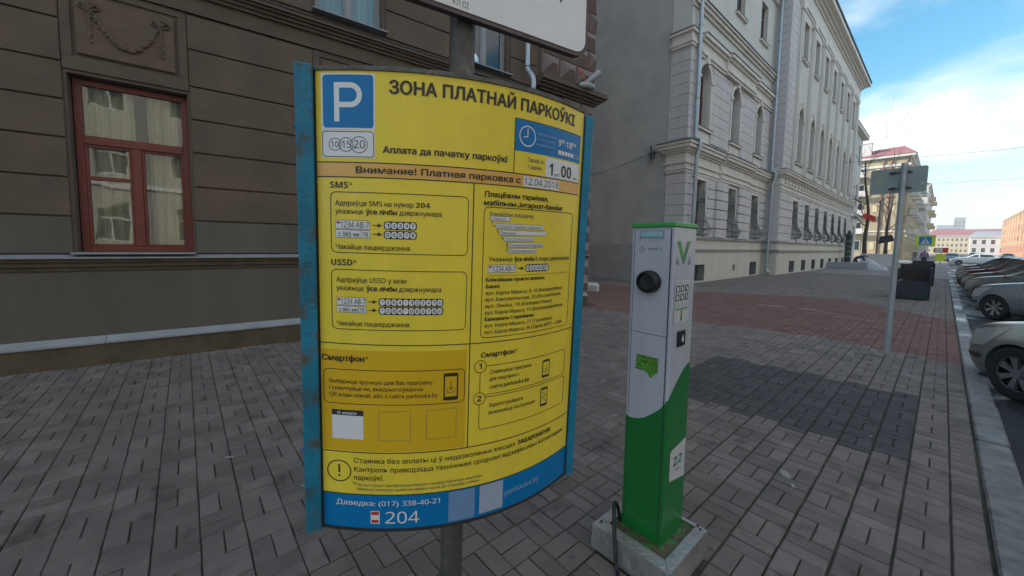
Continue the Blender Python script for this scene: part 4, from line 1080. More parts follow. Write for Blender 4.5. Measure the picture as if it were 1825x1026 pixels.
# smartphone blocks
bpatch('amber_sticker', 2, 718, 408, 1007, M_amber, 0.0004)
btext([('Смартфон', 4, 118, True), ('*', 121, 130, True)], 749, 16)
mb = MB(); bstroke(mb, rrect(7, 773, 403, 870, 13), 2.0, .0010, True); mb.build('text_frame', M_black, board, fix=False)
for k, t in enumerate((('Выберыце зручную для Вас праграму', 308), ('і спампуйце яе, выкарыстоўваючы', 281), ('QR коды ніжэй, або з сайта parkouka.by', 324))): btext([(t[0], 22, t[1], False)], 812 + 19 * k, 11.5)
def phone(x0, y0, x1, y1, down):
    mb = MB(); bfill(mb, rrect(x0, y0, x1, y1, 5), .0010); p = mb.build('phone_symbol', M_black, board, fix=False)
    h = y1 - y0; w = x1 - x0; mb = MB(); bfill(mb, [(x0 + w * .1, y0 + h * .12), (x1 - w * .1, y0 + h * .12), (x1 - w * .1, y1 - h * .14), (x0 + w * .1, y1 - h * .14)], .0013)
    mb.build('phone_screen', M_amber if down == 2 else M_yellow, p, fix=False); c = (x0 + x1) / 2; m_ = (y0 + y1) / 2; mb = MB()
    if down: bstroke(mb, [(c, m_ - h * .2), (c, m_ + h * .12)], 2, .0016); bstroke(mb, [(c - w * .15, m_), (c, m_ + h * .12), (c + w * .15, m_)], 2, .0016); bstroke(mb, [(c - w * .26, m_ + h * .08), (c - w * .26, m_ + h * .2), (c + w * .26, m_ + h * .2), (c + w * .26, m_ + h * .08)], 2, .00165)
    else:
        for q in range(4): bstroke(mb, circ(c + w * (.12 if q % 2 else -.12), m_ - h * .22 + h * .13 * q, 4, 8), 1.6, .0016, True)
    mb.build('phone_mark', M_black, p, fix=False)
phone(340, 783, 384, 862, 2)
card = bpatch('payment_sticker', 28, 888, 115, 973, M_white, 0.0007)
mb = MB(); bfill(mb, [(28, 888), (115, 888), (115, 904), (28, 904)], .0010); mb.build('sticker_header', M_black, card, fix=False)
btext([('О оплати', 44, 96, True)], 900.5, 7.5, M_white, par=card, h=.0014)
mb = MB(); bstroke(mb, [(158, 890), (246, 888), (246, 974), (158, 974)], 1.2, .0010, True); bstroke(mb, [(292, 888), (380, 886), (380, 972), (292, 974)], 1.2, .0010, True); mb.build('blank_frame', M_fade, board, fix=False)
btext([('Смартфон', 453, 568, True), ('*', 571, 580, True)], 745, 14)
mb = MB()
for (c, r_) in ((772, 18), (868, 18)): bstroke(mb, circ(452, c, r_, 24), 2.0, .0010, True)
bstroke(mb, [(470, 772)] + rrect(470, 772, 802, 858, 9)[0:12] + [(474, 858)], 1.8, .0010); bstroke(mb, [(470, 866)] + rrect(452, 866, 804, 962, 9)[0:18] + [(452, 886)], 1.8, .0010); bstroke(mb, [(452, 790), (452, 850)], 1.8, .0010)
bstroke(mb, [(474, 858), (800, 858)], 1.5, .0011)
mb.build('step_outline', M_black, board, fix=False)
btext([('1', 447, 457, True)], 779, 17); btext([('2', 444, 459, True)], 876, 17)
for k, t in enumerate((('Спампуйце праграму', 640), ('для смартфона з', 590))): btext([(t[0], 484, t[1], False)], 797 + 21 * k, 11.5)
btext([('сайта', 484, 528, False), ('parkouka.by', 534, 632, True)], 842, 12)
for k, t in enumerate((('Зарэгіструйцеся,', 612), ('выканайце інструкцыі', 660))): btext([(t[0], 484, t[1], False)], 898 + 22 * k, 11.5)
phone(688, 788, 722, 846, 1); phone(685, 880, 718, 942, 0)
# foot
mb = MB(); bstroke(mb, circ(46, 1069, 31, 32), 3, .0010, True); bstroke(mb, [(46, 1050), (46, 1074)], 5, .0010); bfill(mb, circ(46, 1083, 3.2, 10), .0010); mb.build('warning_symbol', M_black, board, fix=False)
btext([('Стаянка без аплаты ці ў недазволеных месцах', 88, 586, False), ('ЗАБАРОНЕНА!', 596, 742, True)], 1042, 14.5)
btext([('Кантроль праводзіцца тэхнічнымі сродкамі відэафіксацыі інспектарам', 88, 810, False)], 1068, 14.5)
btext([('паркоўкі.', 88, 170, False)], 1093, 14.5)
btext([('*', 84, 94, True)], 1112, 12)
btext([('Паслугі сувязі тарыфікуюцца паводле тарыфаў мабільнага аператара.', 96, 470, False)], 1111, 7.5, M_fade); btext([('Мабільны аператар здзяйсняе даверы ад імя ДУ «Паркоўкі сталіцы»', 96, 460, False)], 1124, 7.5, M_fade)
btext([('Даведка: (017) 338-40-21', 37, 335, False)], 1170, 15, M_white)
btext([('204', 176, 274, False)], 1224, 36, M_white); btext([('parkouka.by', 552, 695, False)], 1196, 17, M_lblue)
card = bpatch('small_sticker', 134, 1186, 160, 1225, M_white, .0007)
mb = MB(); bfill(mb, [(136, 1188), (158, 1188), (158, 1198), (136, 1198)], .0011); bfill(mb, [(137, 1213), (157, 1213), (157, 1222), (137, 1222)], .0011); mb.build('sticker_print', M_red, card, fix=False)
bpatch('blank_label', 462, 1136 + 6, 545, 1232, mat('faded_label', (0.36, 0.42, 0.55), 0.45, noise=.06, nscale=20), .0007)
bpatch('blank_label', 362, 1142, 446, 1236, mat('faded_blue_label', (0.16, 0.29, 0.50), 0.45, noise=.08, nscale=20), .0007)

# pole that carries the board and the plate above it
pc = BO - BN * 0.062
pole = thing('sign_pole', 'weathered grey steel pole behind the yellow board, holding the white plate above it', 'pole', (pc - BZ * (pc.z / BZ.z)))
top_ = BZ * (3.9 / BZ.z)
MB().tube([BZ * -0.02, BZ * 1.0, BZ * 2.0, BZ * 2.9, top_], 0.038, 24).build('shaft', M_steelpost, pole)
for zz in (0.92, 1.9):
    q = BZ * zz
    MB().tube([q, q + BZ * .04], .044, 24).build('clamp_band', M_rim, pole)
    MB().tube([q + BZ * .02 + BN * .03 - BT * .02, q + BZ * .02 + BN * .10 - BT * .02], .007, 8).build('clamp_bolt', M_rim, pole)

# white plate above: back of a retro-reflective sign sheet with brown rolled edge
M_plate = mat('white_reflective_sheet', (0.80, 0.79, 0.80), 0.35, noise=0.05, nscale=6, coat=0.2)
M_edge = mat('brown_rolled_edge', (0.115, 0.085, 0.078), 0.6, noise=0.3, nscale=12, bump=0.3)
# prismatic grid of the sheet as fine relief
n_, l_ = M_plate.node_tree.nodes, M_plate.node_tree.links
wv = n_.new('ShaderNodeTexWave'); wv.inputs['Scale'].default_value = 45; wv.wave_type = 'BANDS'; wv.bands_direction = 'X'
tcp = n_.new('ShaderNodeTexCoord'); l_.new(tcp.outputs['Object'], wv.inputs['Vector']); bp = n_.new('ShaderNodeBump'); bp.inputs['Strength'].default_value = .15; bp.inputs['Distance'].default_value = .002
l_.new(wv.outputs['Fac'], bp.inputs['Height']); l_.new(bp.outputs[0], n_['Principled BSDF'].inputs['Normal'])
SP_T = Vector((0.167, 0.986, 0)); SP_N = Vector((0.986, -0.167, 0))
sp0 = Vector((-0.912, 0.636, 2.236))
pl = thing('road_sign_plate', 'large white road sign plate with brown edge and rounded corners above the yellow board', 'road sign', sp0 + SP_N * .012, math.atan2(SP_T.y, SP_T.x))
def rr3(x0, z0, x1, z1, r, n=6):
    return [(a, b_) for a, b_ in rrect(x0, z0, x1, z1, r, n)]
MB().prism(rr3(-.452, .0, .452, 1.0, .052), 'y', -.010, .010).build('rolled_edge', M_edge, pl)
MB().prism(rr3(-.440, .012, .440, .988, .042), 'y', -.0125, -.0101).build('sheet', M_plate, pl)
v, f, w = text_geo('КЛ СІ'); MB().add([(-.045 + a * .048 / w, -.0132 - g_, .021 + b_ * .022) for a, b_, g_ in v], f).build('lettering', M_fade, pl, fix=False)
MB().add([(.331, -.0133, .142), (.305, -.0133, .19), (.357, -.0133, .19), (.305, -.0133, .60), (.357, -.0133, .60)], [(0, 2, 1), (1, 2, 4, 3)]).build('arrow', M_black, pl, fix=False)
for zz in (.18, .75): MB().box(-.2, .2, .010, .022, zz, zz + .03).box(-.05, .05, .022, .03, zz, zz + .03).build('bracket', M_rim, pl, fix=False)

# ------------------------------------------------------------------ charging column on its treadplate base
ch = thing('charging_column', 'white and green electric charging column with black round socket on an aluminium base', 'charging station', (-0.912, 1.885, 0))
CX0, CX1, CY0, CY1, CZ0, CZ1 = -0.108, 0.109, -0.118, 0.118, 0.085, 1.70
M_cw = mat('white_column_paint', (0.46, 0.475, 0.53), 0.38, noise=0.09, nscale=9, coat=0.2, streak=True)
M_cg = mat('green_column_paint', (0.006, 0.16, 0.030), 0.36, noise=0.07, nscale=4, coat=0.2)
M_cg2 = mat('light_green_paint', (0.045, 0.32, 0.065), 0.4, noise=0.05)
M_cdark = mat('dark_green_print', (0.01, 0.17, 0.06), 0.4)
M_seam = mat('dark_seam', (0.035, 0.037, 0.04), 0.6)
M_tri = mat('grey_print', (0.22, 0.24, 0.30), 0.4)
M_rubber = mat('black_rubber', (0.012, 0.012, 0.013), 0.42, bump=.1)
M_alu = mat('aluminium_treadplate', (0.40, 0.385, 0.365), 0.45, metal=0.6, noise=0.3, nscale=6, bump=0.35, bscale=50, col2=(0.2, 0.19, 0.17), thr=(0.58, 0.75))
M_rustgreen = mat('chipped_green_foot_plate', (0.03, 0.20, 0.045), 0.6, noise=0.3, nscale=14, bump=0.6, bscale=60, col2=(0.10, 0.075, 0.04), thr=(0.42, 0.52))
M_green_rag = mat('green_tape', (0.07, 0.30, 0.02), 0.45, noise=0.3, nscale=30, bump=0.6, bscale=60, col2=(0.12, 0.16, 0.02), thr=(0.5, 0.6))
M_screen = mat('lcd_screen', (0.30, 0.55, 0.60), 0.15, noise=0.05, nscale=10, coat=.5)
# body: white shell above, green below along a sweeping curve -> built as panels split on the curve
def zf(x):      # front face: boundary height over local x
    return float(np.interp(x, [CX0, -.07, -.03, 0.0, .04, .075, CX1], [.722, .718, .728, .745, .778, .812, .862]))
def zs(y):      # side face
    return float(np.interp(y, [CY0, -.09, -.06, -.03, 0, .03, .06, .09, CY1], [.862, .885, .912, .938, .962, .983, .999, 1.010, 1.015]))
def cface(name, m, pts, f, lo, hi, n=20):
    vs_ = []; fs = []
    for i in range(n + 1):
        t = pts[0] + (pts[1] - pts[0]) * i / n; vs_ += [f(t, lo(t)), f(t, hi(t))]
    for i in range(n): fs.append((2 * i, 2 * i + 2, 2 * i + 3, 2 * i + 1))
    return MB().add(vs_, fs).build(name, m, ch, fix=False)
body = MB().box(CX0, CX1, CY0, CY1, CZ0, CZ1).build('shell', M_cw, ch, bevel=0.006)
E_ = 0.0012; k_ = .0062
cface('green_front', M_cg, (CX0 + k_, CX1 - k_), lambda t, z: (t, CY0 - E_, z), lambda t: CZ0 + .004, zf)
cface('green_side', M_cg, (CY0 + k_, CY1 - k_), lambda t, z: (CX1 + E_, t, z), lambda t: CZ0 + .004, zs)
MB().add([(CX1 - k_, CY0 - E_, CZ0 + .004), (CX1 + E_, CY0 + k_, CZ0 + .004), (CX1 + E_, CY0 + k_, .864), (CX1 - k_, CY0 - E_, .860)], [(0, 1, 2, 3)]).build('green_corner', M_cg, ch, fix=False)
MB().add([(CX0 + k_, CY0 - E_, CZ0 + .004), (CX0 - E_, CY0 + k_, CZ0 + .004), (CX0 - E_, CY0 + k_, .722), (CX0 + k_, CY0 - E_, .722)], [(3, 2, 1, 0)]).build('green_corner', M_cg, ch, fix=False)
cface('green_side', M_cg, (CY0 + k_, CY1 - k_), lambda t, z: (CX0 - E_, t, z), lambda t: CZ0 + .004, lambda t: .722)
cface('green_back', M_cg, (CX0 + k_, CX1 - k_), lambda t, z: (t, CY1 + E_, z), lambda t: CZ0 + .004, lambda t: .9)
MB().box(CX0 - .003, CX1 + .003, CY0 - .004, CY1 + .003, CZ1, CZ1 + .022).build('cap', M_cg2, ch, bevel=.004)
# doors as thin proud panels with dark gaps
box('door_gap', M_seam, ch, CX0 + .016, CX1 - .014, CY0 - .0020, CY0 - .0013, CZ0 + .05, CZ1 - .008)
def door(x0, x1, z0, z1, nm):
    n = 16; 
    up = MB(); lo = MB()
    vs_ = []
    for mbx, a, b_ in ((up, lambda x: max(z0, min(z1, zf(x))), lambda x: z1), (lo, lambda x: z0, lambda x: max(z0, min(z1, zf(x))))):
        for i in range(n):
            xa, xb = x0 + (x1 - x0) * i / n, x0 + (x1 - x0) * (i + 1) / n
            if b_(xa) - a(xa) < 1e-5 and b_(xb) - a(xb) < 1e-5: continue
            y0_, y1_ = CY0 - .0045, CY0 - .0021
            mbx.add([(xa, y0_, a(xa)), (xb, y0_, a(xb)), (xb, y0_, b_(xb)), (xa, y0_, b_(xa)), (xa, y1_, a(xa)), (xb, y1_, a(xb)), (xb, y1_, b_(xb)), (xa, y1_, b_(xa))],
                    [(0, 1, 2, 3), (0, 4, 5, 1), (3, 2, 6, 7)] + ([(0, 3, 7, 4)] if i == 0 else []) + ([(1, 5, 6, 2)] if i == n - 1 else []))
    if up.v: up.build(nm, M_cw, ch, fix=False)
    if lo.v: lo.build(nm, M_cg, ch, fix=False)
DX0, DX1 = CX0 + .020, CX1 - .019
door(DX0, DX1, 1.1745, CZ1 - .010, 'upper_door'); door(DX0, DX1, CZ0 + .052, 1.1715, 'lower_door')
YF = CY0 - .0046
def ftext(t, x0, x1, z, cap, m, bold=False, par=None):
    v, f, w = text_geo(sans(t, bold)); sx = (x1 - x0) / w
    MB().add([(x0 + a * sx, YF - .0006 - g_, z + b_ * cap / .715) for a, b_, g_ in v], f).build('lettering', m, par or ch, fix=False)
OX, OY = -0.912, 1.885
scr = MB().box(-.975 - OX, -.853 - OX, YF - .003, YF, 1.650, 1.684).build('screen_frame', M_tri, ch, bevel=.001)
box('screen', M_screen, scr, -.970 - OX, -.858 - OX, YF - .0036, YF - .0031, 1.654, 1.680)
MB().add([(-.982 - OX, YF - .0007, 1.646), (-.978 - OX, YF - .0007, 1.646), (-.974 - OX, YF - .0007, 1.638), (-.970 - OX, YF - .0007, 1.646), (-.966 - OX, YF - .0007, 1.646), (-.974 - OX, YF - .0007, 1.632)], [(0, 1, 2, 5), (2, 3, 4, 5)]).build('brand_mark', M_cdark, ch, fix=False)
ftext('Сеть ЭЛЕКТРОЗАРЯДОК', -.957 - OX, -.850 - OX, 1.639, .0055, M_tri, True); ftext('зарядная станция', -.957 - OX, -.868 - OX, 1.631, .004, M_tri)
ftext('TYPE 2', -.932 - OX, -.862 - OX, 1.589, .010, M_cdark, True)
mb = MB(); pts = [(-.962 - OX + .0125 * math.cos(a), YF - .0012, 1.594 + .0125 * math.sin(a)) for a in [2 * math.pi * k / 20 for k in range(21)]]; mb.tube(pts, .0012, 4)
mb.tube([(-.962 - OX, YF - .001, 1.607), (-.962 - OX, YF - .001, 1.616)], .0016, 4)
for (dx, dz) in ((-.006, .003), (0, .005), (.006, .003), (-.003, -.004), (.003, -.004)): mb.sphere((-.962 - OX + dx, YF, 1.594 + dz), .0019, 6, 4)
mb.build('plug_symbol', M_tri, ch, fix=False)
# socket cover
mb = MB(); n = 32; prof = [(.060, 0), (.060, .012), (.056, .022), (.044, .026), (.041, .018), (.0, .017)]
vs_ = []; fs = []
for (r_0, h) in prof:
    for k in range(n): a = 2 * math.pi * k / n; vs_.append((-.914 - OX + r_0 * .96 * math.cos(a), YF - h * 1.6, 1.434 + r_0 * .93 * math.sin(a)))
for i in range(len(prof) - 1):
    for k in range(n): a = i * n + k; b_ = i * n + (k + 1) % n; fs.append((a, b_, b_ + n, a + n))
mb.add(vs_, fs); mb.smooth = True; mb.build('socket_cover', M_rubber, ch)
# green tape over the lower display
mb = MB(); box('display_recess', M_seam, ch, -.966 - OX, -.855 - OX, YF - .0008, YF - .0001, .984, 1.060)
rg = random.Random(5); nx = 12; vs_ = []; fs = []
for j in range(7):
    for i in range(nx + 1):
        x = -.966 - OX + .111 * i / nx; z = 1.060 - .075 * j / 6
        if j == 6: z += (0, .008, .010, .006, .004, 0, -.004, -.010, -.028, -.026, -.012, 0, .004)[i] + rg.uniform(-.003, .003)
        if j == 6 and i == 0: x -= .008
        vs_.append((x, YF - .002 - rg.uniform(0, .003), z))
for j in range(6):
    for i in range(nx): a = j * (nx + 1) + i; fs.append((a, a + nx + 1, a + nx + 2, a + 1))
MB().add(vs_, fs).build('torn_tape', M_green_rag, ch, fix=False)
# side: big V mark, label, contactless pad, power figure
XS = CX1 + .0012
def spoly(name, pts, m, e=.0006, par=None): return MB().add([(XS + e, y - OY, z) for y, z in pts], [tuple(range(len(pts)))]).build(name, m, par or ch, fix=False)
spoly('v_mark', [(1.793, 1.634), (1.826, 1.634), (1.863, 1.560), (1.863, 1.521)], M_cg2)
spoly('v_mark', [(1.900, 1.634), (1.933, 1.634), (1.866, 1.521), (1.863, 1.521), (1.863, 1.560)], M_cg)
spoly('triangle_mark', [(1.781, 1.521), (1.823, 1.521), (1.799, 1.560)], M_tri); spoly('triangle_mark', [(1.909, 1.521), (1.951, 1.521), (1.932, 1.560)], M_tri)
def stext(t, y0, y1, z, cap, m, bold=False, par=None, e=.0012):
    v, f, w = text_geo(sans(t, bold)); sx = (y1 - y0) / w
    MB().add([(XS + e + g_, y0 - OY + a * sx, z + b_ * cap / .715) for a, b_, g_ in v], f).build('lettering', m, par or ch, fix=False)
lab = spoly('instruction_label', [(1.789, 1.236), (1.944, 1.236), (1.944, 1.444), (1.789, 1.444)], mat('label_white', (0.55, 0.55, 0.57), 0.4), .0005)
stext('Як зарадзіць', 1.795, 1.86, 1.431, .005, M_black, False, lab); stext('22 kW', 1.895, 1.93, 1.431, .005, M_lblue, False, lab)
M_pict = mat('pictogram_grey', (0.10, 0.11, 0.12), 0.5)
for r_i in range(2):
    for k in range(3):
        y0, z0 = 1.796 + k * .049, 1.386 - r_i * .042
        p = spoly('pictogram', [(y0, z0), (y0 + .040, z0), (y0 + .040, z0 + .035), (y0, z0 + .035)], M_pict, .0009, lab)
        spoly('pictogram_mark', [(y0 + .014 + .004 * k, z0 + .006), (y0 + .027, z0 + .006), (y0 + .030, z0 + .016), (y0 + .022, z0 + .030), (y0 + .012, z0 + .028)], M_white, .0012, p)
for k in range(3): stext('спампуйце мабільны дадатак', 1.795, 1.935, 1.326 - k * .007, .0035, M_tri, False, lab)
spoly('label_bar', [(1.797, 1.300), (1.938, 1.300), (1.938, 1.307), (1.797, 1.307)], M_cg2, .0009, lab)
spoly('label_figure', [(1.855, 1.245), (1.877, 1.245), (1.872, 1.285), (1.880, 1.292), (1.868, 1.299), (1.856, 1.290), (1.862, 1.283)], M_cg2, .0009, lab)
spoly('label_figure', [(1.862, 1.268), (1.872, 1.270), (1.874, 1.288), (1.864, 1.290)], M_red, .0013, lab)
nf = MB().box(XS, XS + .007, 1.833 - OY, 1.913 - OY, 1.117, 1.197).build('contactless_reader', M_rubber, ch, bevel=.003)
mb = MB()
for r_0 in (.010, .018, .026): mb.tube([(XS + .0075, 1.865 - OY + r_0 * math.cos(a), 1.157 + r_0 * math.sin(a)) for a in [R(-50 + 20 * k) for k in range(6)]], .0017, 4)
mb.build('contactless_symbol', M_white, nf, fix=False)
pw = spoly('power_label', [(1.833, .430), (1.822, .440), (1.822, .578), (1.833, .590), (1.993, .612), (1.9930, .405)], mat('label_white', (0.5,) * 3, .4), .0005)
stext('22', 1.858, 1.955, .497, .048, M_cdark, True, pw); stext('кВт', 1.885, 1.945, .465, .014, M_cdark, True, pw)
# base
bx0, bx1, by0, by1, bz = -.195, .222, -.262, .175, .128
ix0, ix1, iy0, iy1 = -.135, .165, -.188, .148
MB().add([(bx0, by0, 0), (bx1, by0, 0), (bx1, by1, 0), (bx0, by1, 0), (bx0 + .004, by0 + .004, bz), (bx1 - .004, by0 + .004, bz), (bx1 - .004, by1 - .004, bz), (bx0 + .004, by1 - .004, bz)],
         [(0, 1, 5, 4), (1, 2, 6, 5), (2, 3, 7, 6), (3, 0, 4, 7)]).build('base_skirt', M_alu, ch)
o_ = [(bx0 + .004, by0 + .004), (bx1 - .004, by0 + .004), (bx1 - .004, by1 - .004), (bx0 + .004, by1 - .004)]; i_ = [(ix0, iy0), (ix1, iy0), (ix1, iy1), (ix0, iy1)]
for k in range(4):
    a, b_, c, d = o_[k], o_[(k + 1) % 4], i_[(k + 1) % 4], i_[k]; g = .0016
    cx = (a[0] + b_[0] + c[0] + d[0]) / 4; cy = (a[1] + b_[1] + c[1] + d[1]) / 4
    P = [(cx + (p[0] - cx) * (1 - g * 6), cy + (p[1] - cy) * (1 - g * 6)) for p in (a, b_, c, d)]
    MB().prism(P, 'z', bz - .004, bz + .0015).build('base_rim', M_alu, ch)
box('foot_plate', M_rustgreen, ch, ix0 - .01, ix1 + .01, iy0 - .01, iy1 + .01, .06, .119)
for (x, y) in ((bx0 + .03, by1 - .02), (bx0 + .028, by0 + .05), (bx1 - .03, by1 - .03), (bx1 - .05, by1 - .014), (bx0 + .05, by1 - .012)):
    MB().tube([(x, y, bz), (x, y, bz + .006)], .007, 8).build('screw', M_seam, ch)
mb = MB()      # raised lozenges of the treadplate
def loz(c, u, v_, nrm, L_=.013, W_=.0032, H_=.0011):
    c, u, v_, nrm = Vector(c), Vector(u), Vector(v_), Vector(nrm)
    mb.add([c - u * L_, c - v_ * W_, c + u * L_, c + v_ * W_, c + nrm * H_ - u * L_ * .5, c + nrm * H_ + u * L_ * .5], [(0, 1, 4), (1, 2, 5), (1, 5, 4), (2, 3, 5), (3, 0, 4), (3, 4, 5)])
s2 = math.sqrt(.5)
def lozfield(org, ex, ez, w, h, nrm, skip=None):
    nx_, nz_ = int(w / .024), max(1, int(h / .024))
    for i in range(nx_):
        for j in range(nz_):
            a, b_ = (i + .5) / nx_ * w, (j + .5) / nz_ * h
            if skip and skip(a, b_): continue
            c = Vector(org) + Vector(ex) * a + Vector(ez) * b_
            d1 = (Vector(ex) + Vector(ez)) * s2; d2 = (Vector(ex) - Vector(ez)) * s2
            if (i + j) % 2: d1, d2 = d2, d1
            loz(c, d1, d2, nrm)
lozfield((bx0 + .01, by0 + .0015, .008), (1, 0, 0), (0, 0, 1), bx1 - bx0 - .02, .115, (0, -1, 0))
lozfield((bx1 - .0015, by0 + .01, .008), (0, 1, 0), (0, 0, 1), by1 - by0 - .02, .115, (1, 0, 0))
lozfield((bx0 + .0015, by0 + .01, .008), (0, 1, 0), (0, 0, 1), by1 - by0 - .02, .115, (-1, 0, 0))
lozfield((bx0 + .008, by0 + .008, bz + .0015), (1, 0, 0), (0, 1, 0), bx1 - bx0 - .016, by1 - by0 - .016, (0, 0, 1), lambda a, b_: ix0 - .012 < a + bx0 + .008 < ix1 + .012 and iy0 - .012 < b_ + by0 + .008 < iy1 + .012)
tp = mb.build('tread_lozenges', M_alu, ch, fix=False); tp['kind'] = 'stuff'
# supply cable
cab = MB().tube(catmull([(-1.03, 1.775, .11), (-1.035, 1.755, .20), (-1.03, 1.715, .245), (-1.005, 1.67, .215), (-.975, 1.63, .155), (-.95, 1.602, .09), (-.93, 1.585, .03), (-.90, 1.55, .012), (-.86, 1.42, .011), (-.80, 1.25, .011), (-.70, 1.0, .011)], 6), .0095, 8).build('charging_cable', M_rubber)
tag(cab, 'thick black cable looping out of the charging column base onto the pavers', 'cable')

# ------------------------------------------------------------------ far sign post seen from behind
M_galv = mat('galvanised_grey', (0.36, 0.385, 0.39), 0.5, metal=0.35, noise=0.14, nscale=5, bump=.15)
M_signback = mat('grey_sign_back', (0.25, 0.275, 0.26), 0.5, metal=0.2, noise=0.12, nscale=3)
M_tape = mat('yellowed_sticker', (0.38, 0.34, 0.14), 0.6)
sg = thing('sign_post', 'tilted grey post with a blank rectangular sign seen from behind beside the red paving', 'sign post', (-.474, 8.47, 0))
MB().tube([(0, 0, -.01), (0.0, 0, .55)], .042, 16).build('foot_sleeve', M_galv, sg)
MB().tube([(0, 0, .4), (.012, 0, 2.93)], .036, 16).build('shaft', M_galv, sg)
sgp = MB().prism(rrect(-.345, 2.49, .250, 2.87, .03), 'y', .045, .052).build('sign_panel', M_signback, sg, bevel=.002)
for zz in (2.56, 2.80):
    MB().box(-.12, .10, .030, .044, zz - .012, zz + .012).build('clamp', M_iron, sg, fix=False)
    MB().tube([(-.13, .02, zz), (-.07, -.03, zz)], .018, 6).tube([(.09, .02, zz), (.06, -.03, zz)], .014, 6).build('clamp_bolt', M_iron, sg)
box('sticker', M_tape, sgp, -.28, -.23, .0435, .0446, 2.66, 2.72); box('sticker', mat('pale_sticker', (.4, .4, .38), .6), sgp, .19, .22, .0435, .0446, 2.60, 2.64)
cov = thing('utility_cover', 'small square paved utility cover at the foot of the grey sign post', 'manhole cover', (-.62, 8.16, .003), .02)
mb = MB().box(-.16, .16, -.16, -.148, -.01, .004).box(-.16, .16, .148, .16, -.01, .004).box(-.16, -.148, -.148, .148, -.01, .004).box(.148, .16, -.148, .148, -.01, .004); mb.build('frame', M_iron, cov, fix=False)
for i in (0, 1):
    for j in (0, 1): MB().box(-.142 + i * .146, -.004 + i * .146, -.142 + j * .146, -.004 + j * .146, -.01, .003).build('cover_paver', MP_grey[0], cov, bevel=.004)

# ------------------------------------------------------------------ planters with benches
M_pl = mat('dark_planter_steel', (0.022, 0.028, 0.034), 0.45, metal=0.3, noise=0.2, nscale=4)
M_wood = mat('brown_slat_wood', (0.06, 0.036, 0.025), 0.7, noise=0.35, nscale=9, bump=.3)
M_soil = mat('planter_soil', (0.07, 0.035, 0.02), 0.95, noise=0.4, nscale=12, bump=1)
M_cloth = mat('pale_cloth', (0.45, 0.46, 0.48), 0.8, noise=.1)
def planter(x, y, lab, sx=.52):
    p = thing('planter_box', lab, 'planter', (x, y, 0), 0, 'dark steel planter boxes along the kerb')
    w = 1.5 * sx / 2
    box('front_panel', M_pl, p, -w, w, -.62, -.58, .03, .60, bevel=.006)
    box('side_panel', M_pl, p, -w, -w + .04, -.575, .62, .03, 1.02, bevel=.006); box('side_panel', M_pl, p, w - .04, w, -.40, .62, .03, 1.05, bevel=.006)
    box('back_panel', M_pl, p, -w + .045, w - .045, .58, .62, .03, 1.12, bevel=.006)
    box('soil', M_soil, p, -w + .045, w - .045, -.575, .575, .05, .50)
    for k in range(7): box('slat', M_wood, p, -w * .62 + k * w * .19, -w * .62 + k * w * .19 + w * .15, .50, .55, .48, 1.06)
    box('rim', M_pl, p, -w - .01, w + .01, .57, .64, 1.122, 1.15)
    rg = random.Random(int(y)); mb = MB()
    for k in range(26):
        bx_, by_ = rg.uniform(-w * .8, w * .8), rg.uniform(-.5, .4); h = rg.uniform(.12, .3)
        mb.tube([(bx_, by_, .5), (bx_ + rg.uniform(-.08, .08), by_ + rg.uniform(-.08, .08), .5 + h)], .005, 3)
    t = mb.build('dry_stems', M_wood, p, fix=False); t['kind'] = 'stuff'
    return p
pp = planter(-.60, 19.0, 'dark steel planter with brown slatted back nearest the grey sign post')
planter(-.60, 26.8, 'dark steel planter standing second along the kerb, behind the first')
rg_ = MB().add([(-.42, -.66, .50), (-.33, -.64, .60), (-.22, -.6, .66), (-.22, -.55, .60), (-.32, -.58, .54), (-.42, -.6, .48)], [(0, 1, 4, 5), (1, 2, 3, 4)]).build('cloth', M_cloth)
rg_.location = (-.60, 19.0, 0.03); tag(rg_, 'scrap of pale cloth hanging over the near corner of the first planter', 'cloth')

# ------------------------------------------------------------------ cars
M_tyre = mat('tyre_rubber', (0.018, 0.018, 0.018), 0.8, bump=.2)
M_rimm = mat('alloy_wheel', (0.24, 0.25, 0.265), 0.35, metal=.7, noise=.1)
M_carglass = mat('car_glass', (0.018, 0.035, 0.035), 0.05, spec=0.9)
M_headlight = mat('headlight_glass', (0.36, 0.38, 0.36), 0.12, spec=.8, noise=.15, nscale=12)
M_carblack = mat('black_car_plastic', (0.02, 0.02, 0.021), 0.55)
PAINT = dict(
    silver=mat('silver_green_paint', (0.17, 0.195, 0.185), 0.26, metal=.35, noise=.05, coat=.6, nscale=2),
    blue=mat('silver_blue_paint', (0.18, 0.215, 0.235), 0.26, metal=.35, noise=.05, coat=.6, nscale=2),
    grey=mat('pale_grey_paint', (0.22, 0.225, 0.22), 0.28, metal=.2, noise=.05, coat=.5, nscale=2),
    tan=mat('sand_beige_paint', (0.145, 0.125, 0.10), 0.28, metal=.3, noise=.05, coat=.5, nscale=2),
    red=mat('dark_red_paint', (0.14, 0.012, 0.014), 0.28, metal=.2, noise=.05, coat=.6, nscale=2),
    navy=mat('dark_navy_paint', (0.02, 0.03, 0.045), 0.25, metal=.2, noise=.05, coat=.6, nscale=2),
    black=mat('black_car_paint', (0.012, 0.013, 0.014), 0.25, coat=.6),
    white=mat('white_car_paint', (0.75, 0.76, 0.76), 0.3, noise=.03, coat=.5, nscale=2))
SX = [0.0, .04, .12, .28, .5, .8, 1.1, 1.32, 1.6, 1.95, 2.4, 2.9, 3.3, 3.65, 3.95, 4.12, 4.20]
ST = [.58, .69, .78, .86, .92, .975, 1.02, 1.055, 1.24, 1.43, 1.52, 1.515, 1.46, 1.33, 1.12, .98, .72]
